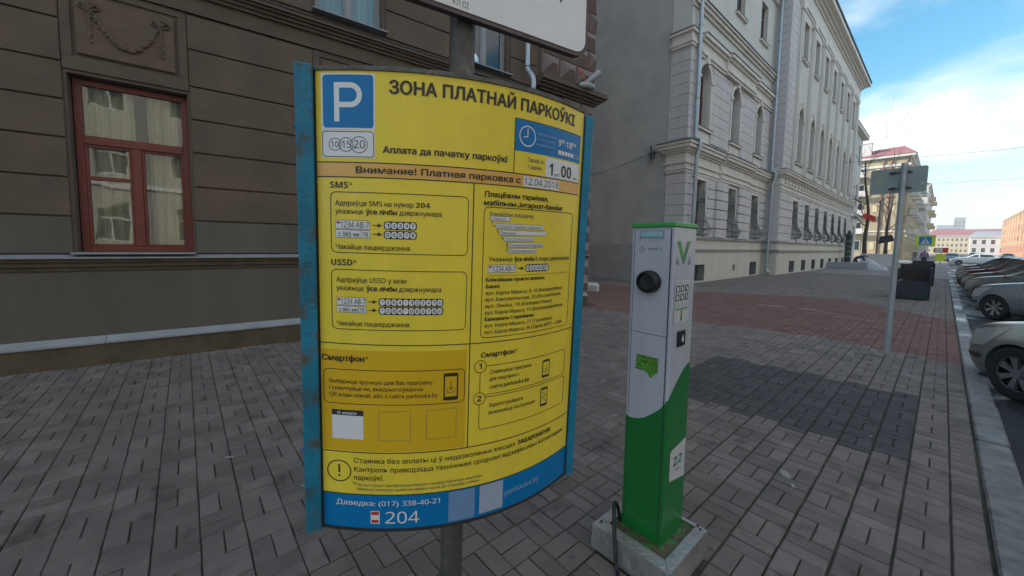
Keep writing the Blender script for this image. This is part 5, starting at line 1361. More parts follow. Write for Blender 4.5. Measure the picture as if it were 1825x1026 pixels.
SW = [.52, .62, .70, .77, .82, .85, .86, .865, .87, .87, .87, .87, .865, .85, .82, .77, .68]
SBt = [.34, .28, .24, .20, .19, .18, .18, .18, .18, .18, .18, .18, .19, .2, .25, .3, .36]
def smoothi(x, ys):
    i = int(np.clip(np.searchsorted(SX, x) - 1, 0, len(SX) - 2)); t = (x - SX[i]) / (SX[i + 1] - SX[i])
    def slope(k):
        if k <= 0: return (ys[1] - ys[0]) / (SX[1] - SX[0])
        if k >= len(SX) - 1: return (ys[-1] - ys[-2]) / (SX[-1] - SX[-2])
        a = (ys[k] - ys[k - 1]) / (SX[k] - SX[k - 1]); b = (ys[k + 1] - ys[k]) / (SX[k + 1] - SX[k])
        return 0 if a * b <= 0 else 2 * a * b / (a + b)
    h = SX[i + 1] - SX[i]; m0, m1 = slope(i) * h, slope(i + 1) * h
    return (2 * t ** 3 - 3 * t * t + 1) * ys[i] + (t ** 3 - 2 * t * t + t) * m0 + (-2 * t ** 3 + 3 * t * t) * ys[i + 1] + (t ** 3 - t * t) * m1
def section(x):
    top, w, zb = smoothi(x, ST), smoothi(x, SW), smoothi(x, SBt)
    cab = min(1, max(0, (x - 1.25) / .5)) * min(1, max(0, (4.05 - x) / .35))      # 0 bonnet/boot, 1 cabin
    belt = min(1.0 + .02 * (x - 1.3), top - .055)
    wt = w * (.86 + (.70 - .86) * cab); zt = top - (.025 + .035 * cab)
    return [(w * .90, zb), (w * .975, zb + .10), (w, zb + (belt - zb) * .42), (w * .992, zb + (belt - zb) * .72), (w * .955, belt), (wt, zt), (wt * .55, top - .006), (0, top)]
def carpt(x, t, off=0.0):
    """t in 0..7 along the half section from sill to roof centre"""
    P = section(x); i = int(min(6, math.floor(t))); u = t - i
    p0 = P[max(i - 1, 0)]; p1 = P[i]; p2 = P[i + 1]; p3 = P[i + 2] if i + 2 < 8 else (-P[6][0], P[6][1])
    def cr(a, b, c, d): return .5 * ((2 * b) + (c - a) * u + (2 * a - 5 * b + 4 * c - d) * u * u * .6 + (3 * b - a - 3 * c + d) * u ** 3 * .6) if False else b + (c - b) * (u)
    y, z = cr(p0[0], p1[0], p2[0], p3[0]), cr(p0[1], p1[1], p2[1], p3[1])
    if off:
        dy, dz = p2[0] - p1[0], p2[1] - p1[1]; L_ = math.hypot(dy, dz) or 1; y += off * dz / L_; z += -off * dy / L_
    return x, y, z
def carmesh_patch(x0, x1, t0, t1, off, nx=14, nt=4, side=1, f=None):
    vs_ = []; fs = []
    for j in range(nt + 1):
        for i in range(nx + 1):
            u, w_ = i / nx, j / nt; tt = t0 + (t1 - t0) * w_; xa, xb = (x0, x1) if f is None else f(w_)
            x, y, z = carpt(xa + (xb - xa) * u, tt, off); vs_.append((x, side * y, z))
    for j in range(nt):
        for i in range(nx): a = j * (nx + 1) + i; fs.append((a, a + 1, a + nx + 2, a + nx + 1))
    return vs_, fs
def body_mesh():
    xs = sorted(set([.0, .02, .05, .09, .14, .2] + [round(.28 + .09 * k, 3) for k in range(43)] + [4.12, 4.17, 4.2]))
    ts = [0, .5, 1, 1.5, 2, 2.5, 3, 3.5, 4, 4.5, 5, 5.5, 6, 6.5, 7]
    ring = [(1, t) for t in ts] + [(-1, t) for t in reversed(ts[:-1])]
    bm = bmesh.new(); rows = []
    for x in xs:
        rows.append([bm.verts.new((p[0], s_ * p[1], p[2])) for s_, t in ring for p in [carpt(x, t)]])
    n = len(ring)
    for i in range(len(xs) - 1):
        for k in range(n): bm.faces.new((rows[i][k], rows[i][(k + 1) % n], rows[i + 1][(k + 1) % n], rows[i + 1][k]))
    bm.faces.new(list(reversed(rows[0]))); bm.faces.new(rows[-1])
    bmesh.ops.recalc_face_normals(bm, faces=bm.faces)
    me = bpy.data.meshes.new('body'); bm.to_mesh(me); bm.free()
    o = bpy.data.objects.new('body', me); C.objects.link(o)
    cut = MB()
    for wx in (.78, 3.36):
        for s_ in (1, -1): cut.tube([(wx, s_ * .55, .30), (wx, s_ * 1.1, .30)], .365, 32)
    co = cut.build('cutter', None, smooth=False)
    md = o.modifiers.new('wells', 'BOOLEAN'); md.operation = 'DIFFERENCE'; md.object = co; md.solver = 'EXACT'
    bpy.context.view_layer.update()
    me2 = bpy.data.meshes.new_from_object(o.evaluated_get(bpy.context.evaluated_depsgraph_get()))
    bpy.data.objects.remove(o); bpy.data.objects.remove(co)
    for p in me2.polygons: p.use_smooth = True
    me2.set_sharp_from_angle(angle=R(32)); me2.materials.clear(); me2.materials.append(PAINT['silver'])
    me2.name = 'body'; return me2
def make_car(lab, spokes=7, group='cars parked nose-in along the kerb'):
    root = thing('parked_car', lab, 'car', (0, 0, 0), 0, group)
    b = bpy.data.objects.new('body', body_mesh()); C.objects.link(b); b.parent = root
    b.material_slots[0].link = 'OBJECT'; b.material_slots[0].material = PAINT['silver']
    for s_ in (1, -1):
        v, f = carmesh_patch(1.5, 2.35, 4.12, 4.90, .004, side=s_, f=lambda w: (1.48 + .52 * w, 2.34)); MB().add(v, f).build('side_window', M_carglass, root, smooth=True)
        v, f = carmesh_patch(2.42, 3.5, 4.12, 4.90, .004, side=s_, f=lambda w: (2.42, 3.66 - .25 * w)); MB().add(v, f).build('side_window', M_carglass, root, smooth=True)
        v, f = carmesh_patch(.13, .60, 2.55, 3.75, .004, side=s_, nx=16, nt=5, f=lambda w: (.10 + .07 * w, .40 + .30 * w)); MB().add(v, f).build('headlight', M_headlight, root, smooth=True)
        v, f = carmesh_patch(3.95, 4.15, 2.8, 3.9, .004, side=s_); MB().add(v, f).build('tail_light', mat('tail_light_red', (.25, .01, .01), .2), root, smooth=True)
        mb = MB()
        for xx in (1.36, 2.38, 3.3):
            v, f = carmesh_patch(xx, xx + .008, 1.0, 4.05, .0015, nx=1, nt=10, side=s_); mb.add(v, f)
        v, f = carmesh_patch(1.36, 3.3, 1.0, 1.04, .0015, nx=20, nt=1, side=s_); mb.add(v, f)
        mb.build('door_gap', M_carblack, root, fix=False)
        MB().tube([(2.15, s_ * .868, .80), (2.19, s_ * .89, .805), (2.31, s_ * .89, .805), (2.35, s_ * .866, .80)], .012, 6).build('door_handle', M_carblack, root)
        m_ = MB().sphere((1.58, s_ * .98, 1.0), .1, 10, 7, sx=.55, sy=.9, sz=.62).build('mirror', PAINT['silver'], root); m_.material_slots[0].link = 'OBJECT'; m_.material_slots[0].material = PAINT['silver']
        v, f = carmesh_patch(1.15, 3.0, .0, .55, .004, side=s_, nx=20, nt=2); MB().add(v, f).build('sill_trim', M_carblack, root, smooth=True)
    vs_ = []; fs = []
    v, f = carmesh_patch(1.40, 1.98, 5.05, 7, .004, nt=6); v2, f2 = carmesh_patch(1.40, 1.98, 5.05, 7, .004, nt=6, side=-1)
    MB().add(v, f).add(v2, f2).build('windscreen', M_carglass, root, smooth=True)
    v, f = carmesh_patch(3.45, 3.93, 5.1, 7, .004, nt=6); v2, f2 = carmesh_patch(3.45, 3.93, 5.1, 7, .004, nt=6, side=-1)
    MB().add(v, f).add(v2, f2).build('rear_window', M_carglass, root, smooth=True)
    MB().box(-.012, .05, -.42, .42, .36, .47).build('grille', M_carblack, root, bevel=.01); MB().box(-.02, .0, -.26, .26, .50, .61).build('number_plate', M_white, root, bevel=.004)
    v, f = carmesh_patch(.015, .36, 1.55, 1.95, .006, nx=14, nt=2); v2, f2 = carmesh_patch(.015, .36, 1.55, 1.95, .006, nx=14, nt=2, side=-1)
    MB().add(v, f).add(v2, f2).build('bumper_strip', M_carblack, root, smooth=True)
    MB().box(.35, 3.9, -.78, .78, .17, .20).build('underbody', M_carblack, root, fix=False)
    def wheel():
        w = MB(); n = 36; prof = [(.20, -.085), (.285, -.10), (.312, -.075), (.318, 0), (.312, .075), (.285, .10), (.20, .085)]
        vs_ = [(r_0 * math.cos(2 * math.pi * k / n), h, r_0 * math.sin(2 * math.pi * k / n)) for (r_0, h) in prof for k in range(n)]
        fs = [(i * n + k, i * n + (k + 1) % n, (i + 1) * n + (k + 1) % n, (i + 1) * n + k) for i in range(len(prof) - 1) for k in range(n)]
        w.add(vs_, fs); w.smooth = True
        o = w.build('wheel', M_tyre, None)
        rm = MB(); prof = [(.215, -.08), (.215, -.068), (.198, -.06), (.190, .04), (.0, .045)]
        vs_ = [(r_0 * math.cos(2 * math.pi * k / n), h, r_0 * math.sin(2 * math.pi * k / n)) for (r_0, h) in prof for k in range(n)]
        fs = [(i * n + k, i * n + (k + 1) % n, (i + 1) * n + (k + 1) % n, (i + 1) * n + k) for i in range(2) for k in range(n)]
        rm.add(vs_, fs)
        for k in range(spokes):
            a = 2 * math.pi * k / spokes; c_, s__ = math.cos(a), math.sin(a)
            for d_ in (-.12, .12):
                ca, sa = math.cos(a + d_), math.sin(a + d_); q = .018
                rm.add([(.045 * c_ - q * s__, -.066, .045 * s__ + q * c_), (.045 * c_ + q * s__, -.066, .045 * s__ - q * c_), (.205 * ca + q * sa, -.074, .205 * sa - q * ca), (.205 * ca - q * sa, -.074, .205 * sa + q * ca),
                        (.045 * c_ - q * s__, -.02, .045 * s__ + q * c_), (.045 * c_ + q * s__, -.02, .045 * s__ - q * c_), (.205 * ca + q * sa, -.04, .205 * sa - q * ca), (.205 * ca - q * sa, -.04, .205 * sa + q * ca)],
                       [(0, 1, 2, 3), (0, 3, 7, 4), (1, 5, 6, 2)])
        rm.tube([(0, -.078, 0), (0, -.03, 0)], .05, 16); rm.smooth = False
        rm.build('rim', M_rimm, o, fix=False)
        MB().tube([(0, .0, 0), (0, .03, 0)], .19, 24).build('brake_backing', M_carblack, o)
        return o
    for wx in (.78, 3.36):
        for s_ in (-1, 1):
            o = wheel(); o.parent = root; o.location = (wx, s_ * .735, .318)
            if s_ > 0: o.rotation_euler = (0, 0, math.pi)
    return root
car_proto = make_car('near silver hatchback cut by the right edge of the photo, nose over the kerb')
def place_car(lab, paint, wheelXY, ang, first=False, scale=1.0):
    """wheelXY: ground point under the kerb-side front wheel (local x .78, y +/-.735)"""
    r = car_proto if first else copy_tree(car_proto)
    r['label'] = lab
    th = R(ang); ex = Vector((math.sin(th), math.cos(th))); rz = math.atan2(ex.y, ex.x); ey = Vector((-ex.y, ex.x))
    o = Vector(wheelXY) - (ex * .78 - ey * .735 * 1) * scale
    r.location = (o.x, o.y, -.15); r.rotation_euler = (0, 0, rz); r.scale = (scale,) * 3
    for c in r.children:
        if c.name.split('.')[0] in ('body', 'mirror'): c.material_slots[0].material = PAINT[paint]
    return r
CARS = [('near silver hatchback cut by the right edge of the photo, nose over the kerb', 'silver', (.69, 7.55)),
        ('silver-blue hatchback standing second from the camera, alloy wheel in full view', 'blue', (.97, 16.1)),
        ('pale grey hatchback right behind the silver-blue one, only its bonnet showing', 'grey', (.95, 20.3)),
        ('sand beige hatchback parked between the pale grey and the dark red car', 'tan', (.93, 23.6)),
        ('dark red hatchback in the row of cars nosed up to the kerb', 'red', (.88, 27.2)),
        ('dark navy hatchback parked just beyond the dark red one', 'navy', (.90, 30.8)),
        ('black hatchback just past the navy one, last of the nosed-in row', 'black', (.95, 35.6))]
for i, (lab, paint, pos) in enumerate(CARS): place_car(lab, paint, pos, 138 if i else 141, first=(i == 0))
for i, (lab, paint, pos, ang) in enumerate([('far silver car parked across the street, nearest of those in view', 'silver', (12.6, 150.0), 180), ('far black car parked across the street behind the silver one', 'black', (12.6, 158.0), 180),
        ('far white car standing in the traffic lane down the street', 'white', (5.2, 118.0), 0), ('far blue car in the traffic lane beyond the white one', 'blue', (8.2, 140.0), 180), ('far grey car in the traffic lane near the end of the street', 'grey', (6.2, 175.0), 0),
        ('white car standing broadside in the sun beyond the parked row', 'white', (1.35, 79.0), 90), ('far navy car parked by the kerb before the yellow house', 'navy', (1.6, 95.0), 0)]):
    c_ = place_car(lab, paint, pos, ang); c_['group'] = 'cars far down the street'

# ------------------------------------------------------------------ houses further down the street
M_yel = mat('yellow_house_render', (0.40, 0.335, 0.22), 0.85, noise=.1, nscale=.8, streak=True)
M_yel2 = mat('pale_yellow_render', (0.62, 0.50, 0.30), 0.85, noise=.08, nscale=.5)
M_offwhite = mat('off_white_render', (0.62, 0.60, 0.57), 0.85, noise=.1, nscale=.6)
M_orangeb = mat('orange_brick_render', (0.52, 0.27, 0.17), 0.85, noise=.12, nscale=.8)
M_redroof = mat('red_metal_roof', (0.33, 0.13, 0.13), 0.55, noise=.12, nscale=1)
M_greyroof = mat('grey_metal_roof', (0.32, 0.35, 0.38), 0.5, noise=.1, nscale=1)
M_concrete = mat('grey_concrete_block', (0.36, 0.36, 0.36), 0.8, noise=.08, nscale=.2)
M_wfr = mat('white_window_frame', (0.62, 0.62, 0.6), 0.5)
M_wred = mat('faded_red_downpipe', (0.27, 0.13, 0.09), 0.6)
b3, _ = facade_box('yellow_house', 'yellow five-storey house with a red roof, balconies and brown downpipes down the street', 'building', -4.55, 98, R(90), 50, 14, 18.6, M_yel, 5, 13, 1.4, 1.9, 1.4, 3.5, M_wfr, M_glass_dark, None, 0, None, M_offwhite)
MB().add([(-.55, -.55, 18.63), (50.5, -.55, 18.63), (50.5, 14.5, 18.63), (-.55, 14.5, 18.63), (3.6, 1.2, 20.7), (46, 1.2, 20.7), (46, 13.4, 20.2), (3.6, 13.4, 20.2)], [(0, 4, 7, 3), (0, 1, 5, 4), (1, 2, 6, 5), (2, 3, 7, 6), (4, 5, 6, 7), (3, 2, 1, 0)]).build('roof', M_redroof, b3)
# its end wall faces the viewer: loggias on the left, downpipes, cornice line
def yl(x): return -x - 4.55      # world X -> local y
for fl in range(5):
    z0 = 1.6 + 3.45 * fl
    for xx in (-13.2, -10.9):
        w = MB().box(-.10, -.002, yl(xx) - .75, yl(xx) + .75, z0, z0 + 1.9).build('window', M_wfr, b3, fix=False)
        MB().box(-.12, -.101, yl(xx) - .65, yl(xx) - .05, z0 + .1, z0 + 1.8).box(-.12, -.101, yl(xx) + .05, yl(xx) + .65, z0 + .1, z0 + 1.8).build('pane', M_glass_dark, w, fix=False)
    if fl: 
        bal = MB().box(-1.1, -.002, yl(-9.9), yl(-14.0), z0 - .35, z0 - .2).box(-1.1, -1.05, yl(-9.9), yl(-14.0), z0 - .2, z0 + .65).build('balcony', M_offwhite, b3, fix=False)
    for xx in (-8.6, -6.4) if fl % 2 == 0 else (): MB().box(-.06, -.002, yl(xx) - .3, yl(xx) + .3, z0 + .2, z0 + 1.5).build('blind_window', M_yel2, b3, fix=False)
for xx in (-6.9, -7.9, -5.0): MB().tube([(-.14, yl(xx), 0), (-.14, yl(xx), 18)], .11, 8).build('downpipe', M_wred, b3)
MB().box(-.2, -.003, 0, 14, 16.6, 17.0).box(-.1, -.003, 0, 14, 5.0, 5.25).box(-.5, -.003, -.4, 14.4, 18.2, 18.55).build('end_cornice', M_offwhite, b3, fix=False)
for k, (a, b_) in enumerate(((5.2, 21.5), (8.4, 21.4), (10.5, 21.1))): MB().box(1.2 + k * .6, 2.4 + k * .6, a, a + 1.2, 19.3, b_).box(1.1 + k * .6, 2.5 + k * .6, a - .1, a + 1.3, b_, b_ + .12).build('chimney', M_offwhite, b3, fix=False)
for fl in range(1, 5):
    for k in (1, 3, 6, 9, 11): MB().box(50 / 13 * (k + .5) - 1.4, 50 / 13 * (k + .5) + 1.4, -1.1, -.002, 1.2 + 3.5 * fl, 2.1 + 3.5 * fl).build('balcony', M_offwhite, b3, fix=False)
b4, _ = facade_box('white_house', 'narrow off-white house with bay balconies beyond the yellow one', 'building', -3.6, 152, R(90), 52, 14, 19.5, M_offwhite, 5, 12, 1.4, 1.9, 1.6, 3.6, M_wfr, M_glass_dark, 'hip', 2.5, M_greyroof, M_offwhite)
for fl in range(1, 5): MB().box(24, 27.2, -1.4, -.002, 1.2 + 3.6 * fl, 2.2 + 3.6 * fl).box(8, 11, -1.3, -.002, 1.2 + 3.6 * fl, 2.2 + 3.6 * fl).build('balcony', M_yel2, b4, fix=False)
MB().box(3, 4.2, 5, 6.2, 20.5, 23.6).build('chimney', M_offwhite, b4, fix=False)
for fl in range(4):
    for yy in (3.4, 7.0, 10.5): w = MB().box(-.08, -.002, yy - .7, yy + .7, 2 + 4 * fl, 4.0 + 4 * fl).build('window', M_wfr, b4, fix=False); MB().box(-.1, -.081, yy - .6, yy + .6, 2.1 + 4 * fl, 3.9 + 4 * fl).build('pane', M_glass_dark, w, fix=False)
facade_box('long_yellow_house', 'long pale yellow house with a red roof closing the far end of the street', 'building', -8, 430, R(0), 46, 16, 13.2, M_yel2, 3, 22, 1.1, 2.0, 1.2, 4.0, M_wfr, M_glass_dark, 'hip', 4.6, M_redroof, M_offwhite)
b6 = bpy.data.objects
b7, _ = facade_box('low_white_house', 'low white house with a pale blue-grey roof at the far end of the street', 'building', 8.5, 318, R(0), 26, 12, 9.6, M_wfr, 2, 9, 1.3, 2.2, 1.4, 4.2, M_greymould, M_glass_dark, 'hip', 2.8, M_greyroof, M_wfr)
facade_box('office_block', 'tall grey office block rising behind the far roofs', 'building', -7, 655, R(0), 12, 20, 31, M_concrete, 7, 5, 1.6, 1.3, 2, 3.9, M_concrete, M_glass_dark)
facade_box('office_tower', 'higher plain grey tower joined to the right of the office block', 'building', 5.1, 655, R(0), 8, 20, 39, M_concrete, 9, 3, 1.6, 1.3, 2, 3.9, M_concrete, M_glass_dark)
b8, _ = facade_box('orange_house', 'orange and cream three-storey house on the right side at the frame edge', 'building', 18.2, 318, R(-90), 95, 16, 17.5, M_orangeb, 4, 20, 1.7, 2.3, 1.6, 4.2, M_wfr, M_glass_dark, 'hip', 4, M_greyroof, M_yel2)
for k in range(9): MB().box(10.4 * k + .3, 10.4 * k + 1.5, -.25, -.002, 4.5, 16.5).build('pilaster', M_yel2, b8, fix=False)
# far end of the orange house faces the viewer (local x = L side)
for fl in range(4):
    for yy in (3, 7.5, 12):
        w = MB().box(95.002, 95.1, yy - .9, yy + .9, 1.6 + 4.2 * fl, 3.9 + 4.2 * fl).build('window', M_wfr, b8, fix=False); MB().box(95.101, 95.12, yy - .75, yy + .75, 1.75 + 4.2 * fl, 3.75 + 4.2 * fl).build('pane', M_glass_dark, w, fix=False)
# houses across the street, opposite the camera: they reflect in the windows and close the street
facade_box('opposite_house', 'grey-white house across the street that mirrors in the brown building windows', 'building', 19.3, 62, R(-90), 104, 15, 17.5, mat('dull_cream_render', (0.36, 0.33, 0.28), 0.85, noise=.12, nscale=.8, streak=True), 4, 26, 1.6, 2.3, 1.6, 4.2, M_wfr, M_glass_dark, 'hip', 4, M_greyroof, M_offwhite)
facade_box('opposite_white_house', 'off-white house across the street further down', 'building', 19.3, 205, R(-90), 125, 15, 16.5, M_offwhite, 4, 24, 1.6, 2.3, 1.6, 4.0, M_wfr, M_glass_dark, 'hip', 4, M_redroof, M_yel2)

# ------------------------------------------------------------------ bare trees
M_bark = mat('grey_brown_bark', (0.085, 0.062, 0.045), 0.9, noise=.3, nscale=6, bump=.5)
def bare_tree(x, y, h, seed, lab, lean=0.0):
    rg = random.Random(seed); t = thing('bare_tree', lab, 'tree', (x, y, 0), 0, 'bare street trees')
    tr = [Vector((0, 0, -.05)), Vector((lean * .3, 0, h * .2)), Vector((lean * .1, .1, h * .45)), Vector((lean, .2, h * .7)), Vector((lean * 1.3, .2, h * .9))]
    MB().tube(catmull(tr, 4), [.24 - .19 * i / 16 for i in range(17)], 10).build('trunk', M_bark, t)
    mb = MB()
    def br(p, d, L_, r_0, dep):
        pts = [p]; q = Vector(p)
        for i in range(4):
            d = (d + Vector((rg.uniform(-.25, .25), rg.uniform(-.25, .25), rg.uniform(-.05, .2)))).normalized(); q = q + d * L_ / 4; pts.append(q.copy())
        mb.tube(pts, [r_0 * (1 - .17 * i) for i in range(5)], 5 if dep < 2 else 3, cap=False)
        if dep < 3:
            for i in range(3 if dep else 4):
                k = rg.randint(1, 4); nd = (d + Vector((rg.uniform(-1, 1), rg.uniform(-1, 1), rg.uniform(-.1, .7)))).normalized()
                br(pts[k], nd, L_ * rg.uniform(.5, .75), r_0 * .5, dep + 1)
    for k in range(9):
        u = rg.uniform(.35, .98); p = catmull(tr, 4)[int(u * 16)]; a = rg.uniform(0, 6.28)
        br(p, Vector((math.cos(a), math.sin(a), rg.uniform(.4, 1.1))).normalized(), h * rg.uniform(.2, .34), .07 * (1.3 - u), 0)
    c = mb.build('crown', M_bark, t, fix=False); c['kind'] = 'stuff'
bare_tree(-5.9, 62, 13.5, 3, 'tall bare tree with a curving trunk standing at the far end of the pale building', -.5)
bare_tree(-5.2, 74, 11.0, 11, 'thinner bare tree standing in front of the yellow house', .3)
bare_tree(17.2, 205, 9, 21, 'small bare tree on the far right pavement before the orange house')
bare_tree(17.0, 180, 8, 23, 'small bare tree nearest the camera on the right pavement')

# ------------------------------------------------------------------ street lamp, red banner, crossing sign, wires
M_post = mat('dark_green_post', (0.015, 0.035, 0.03), 0.5)
lp = thing('street_lamp', 'slim dark street lamp with a black box lantern at the corner past the pale building', 'street lamp', (-4.9, 60.5, 0))
MB().tube([(0, 0, 0), (0, 0, 7.2)], .06, 10).build('post', M_iron, lp); MB().tube([(0, 0, 0), (0, 0, .9)], .11, 10).build('foot', M_iron, lp)
MB().prism([(.1, 2.35), (1.35, 2.7), (1.15, 3.35), (.2, 3.2)], 'y', -.12, .12).build('information_box', M_carblack, lp)
MB().tube([(0, 0, 7.2), (.5, 0, 7.5), (1.1, 0, 7.5)], .05, 8).build('arm', M_iron, lp)
fg = thing('red_flag', 'small bright red flag hanging from a short staff beside the bare tree', 'flag', (-5.1, 60.2, 5.6))
M_flag = mat('red_flag_cloth', (0.65, 0.045, 0.03), 0.7)
n = 10; vs_ = []
for i in range(n + 1): x = .95 * i / n; vs_ += [(-1.0 + x, .08 * math.sin(x * 6), -.40 + .1 * math.sin(x * 5) - .35 * x), (-1.0 + x, .08 * math.sin(x * 6 + .6), .28 - .45 * x)]
m_ = MB().add(vs_, [(2 * i, 2 * i + 2, 2 * i + 3, 2 * i + 1) for i in range(n)]); m_.smooth = True; m_.build('cloth', M_flag, fg, fix=False)
MB().tube([(-1.05, 0, -.2), (-1.02, 0, .5)], .025, 6).build('staff', M_iron, fg)
ad = thing('green_column', 'dark green advertising column by the wall at the far end of the pale building', 'advertising column', (-6.0, 50.2, 0))
MB().tube([(0, 0, 0), (0, 0, .35)], .34, 20).build('foot', M_post, ad); MB().tube([(0, 0, .35), (0, 0, 3.0)], .25, 20).build('drum', M_post, ad); MB().tube([(0, 0, 3.0), (0, 0, 3.15), (0, 0, 3.6)], [.28, .22, .03], 20).build('cap', M_post, ad)
for z in (.9, 1.4, 1.9, 2.4): MB().tube([(0, 0, z), (0, 0, z + .16)], .255, 20).build('band', mat('grey_green_band', (.12, .16, .15), .6), ad)
# dumped white tarpaulins and blocks near the column
M_tarp = mat('white_tarpaulin', (0.42, 0.44, 0.48), 0.7, noise=.12, nscale=3)
def heap(name, lab, cat, x, y, sx, sy, h, m, seed, grp=None):
    rg = random.Random(seed); nx, ny = 14, 10; vs_ = []; fs = []
    for j in range(ny + 1):
        for i in range(nx + 1):
            u, v = i / nx * 2 - 1, j / ny * 2 - 1; e = max(0, 1 - max(abs(u), abs(v)) ** 3)
            vs_.append((u * sx / 2, v * sy / 2, h * (e ** .5) * (.72 + .28 * math.sin(u * 4 + seed)) + (rg.uniform(-.04, .04) if e > 0 else 0)))
    for j in range(ny):
        for i in range(nx): a = j * (nx + 1) + i; fs.append((a, a + 1, a + nx + 2, a + nx + 1))
    mb = MB().add(vs_, fs); mb.smooth = True; o = mb.build(name, m); o.location = (x, y, .001); tag(o, lab, cat, grp); return o
heap('tarpaulin', 'crumpled white tarpaulin over a low heap beside the grey block', 'tarpaulin', -3.9, 45.0, 2.0, 1.8, .85, M_tarp, 2)
wb = MB().box(-1.25, 1.25, -.5, .5, 0, 1.15).box(-1.3, 1.3, -.55, .55, 1.15, 1.25).build('white_cabinet', M_wfr, bevel=.03); wb.location = (-4.4, 56, 0); tag(wb, 'long white cabinet standing behind the white tarpaulin', 'cabinet')
gb = MB().box(-1.5, 1.5, -.6, .6, 0, .55).box(-1.3, -.9, -.62, -.6, .1, .4).build('grey_block', M_greymould, bevel=.04); gb.location = (-5.5, 44.5, 0); tag(gb, 'low grey concrete block by the wall in front of the worker', 'concrete block')
cbk = MB().box(-.5, .5, -.18, .18, 0, .22).add([(-.5, -.18, .22), (.5, -.18, .22), (.5, .18, .22), (-.5, .18, .22), (-.42, -.1, .30), (.42, -.1, .30), (.42, .1, .30), (-.42, .1, .30)], [(0, 1, 5, 4), (1, 2, 6, 5), (2, 3, 7, 6), (3, 0, 4, 7), (4, 5, 6, 7)]).build('concrete_bumper', M_wfr, bevel=.01)
cbk.location = (-8.35, 11.3, 0); cbk.rotation_euler = (0, 0, .4); tag(cbk, 'low whitish concrete bumper on the red paving behind the board', 'concrete bumper')

# pedestrian crossing sign, blue on fluorescent yellow-green
M_fluo = mat('fluorescent_yellow_green', (0.62, 0.72, 0.03), 0.5)
xs = thing('crossing_sign', 'blue pedestrian crossing sign on a yellow-green board beside the walk', 'crossing sign', (-1.35, 62, 0))
MB().tube([(0, 0, 0), (0, 0, 3.6)], .04, 10).build('post', M_galv, xs)
MB().box(-.72, .72, -.075, -.045, 2.1, 3.35).build('board', M_fluo, xs, bevel=.01); MB().box(-.45, .45, -.085, -.0755, 2.26, 3.19).build('blue_panel', M_blue, xs, fix=False)
MB().add([(-.34, -.0865, 2.36), (.34, -.0865, 2.36), (0, -.0865, 3.08)], [(0, 1, 2)]).build('triangle', M_wfr, xs, fix=False)
MB().tube([(.0, -.09, 2.82), (.0, -.09, 2.9)], .05, 8).tube([(.0, -.088, 2.62), (.01, -.088, 2.82)], .035, 6).tube([(-.1, -.088, 2.42), (.0, -.088, 2.62), (.12, -.088, 2.42)], .025, 6).build('walking_figure', M_carblack, xs, fix=False)
ws = thing('work_sign', 'small red and yellow road-work sign low beside the parked cars', 'road sign', (-.2, 63, 0))
MB().tube([(0, 0, 0), (0, 0, 2.0)], .035, 8).build('post', M_galv, ws); MB().box(-.5, .5, -.06, -.035, 1.45, 2.0).build('panel', M_flag, ws, fix=False); MB().box(-.42, .1, -.07, -.061, 1.5, 1.95).build('white_field', M_wfr, ws, fix=False); MB().box(-.35, .35, -.06, -.035, .55, 1.35).build('yellow_panel', M_fluo, ws, fix=False)
# tram wires across the street
for k, (yy, z, lab) in enumerate(((62, 8.7, 'span wire crossing high above the street, nearest of three'), (96, 11.6, 'span wire crossing the street in front of the yellow house'), (48, 9.3, 'span wire ending in a short insulator near the right edge'))):
    w = thing('span_wire', lab, 'wire', (-6.6 if k != 1 else -4.6, yy, z), 0, 'span wires over the street')
    MB().tube([(26 * t, 0, .5 * (2 * t - 1) ** 2) for t in [i / 12 for i in range(13)]], .014, 4).build('wire', M_iron, w)
    xx = (11.5, 15.2, 10.2)[k]; MB().tube([(xx, 0, 0.02), (xx + 1.3, 0, .02)], .05, 6).build('insulator', M_iron, w)

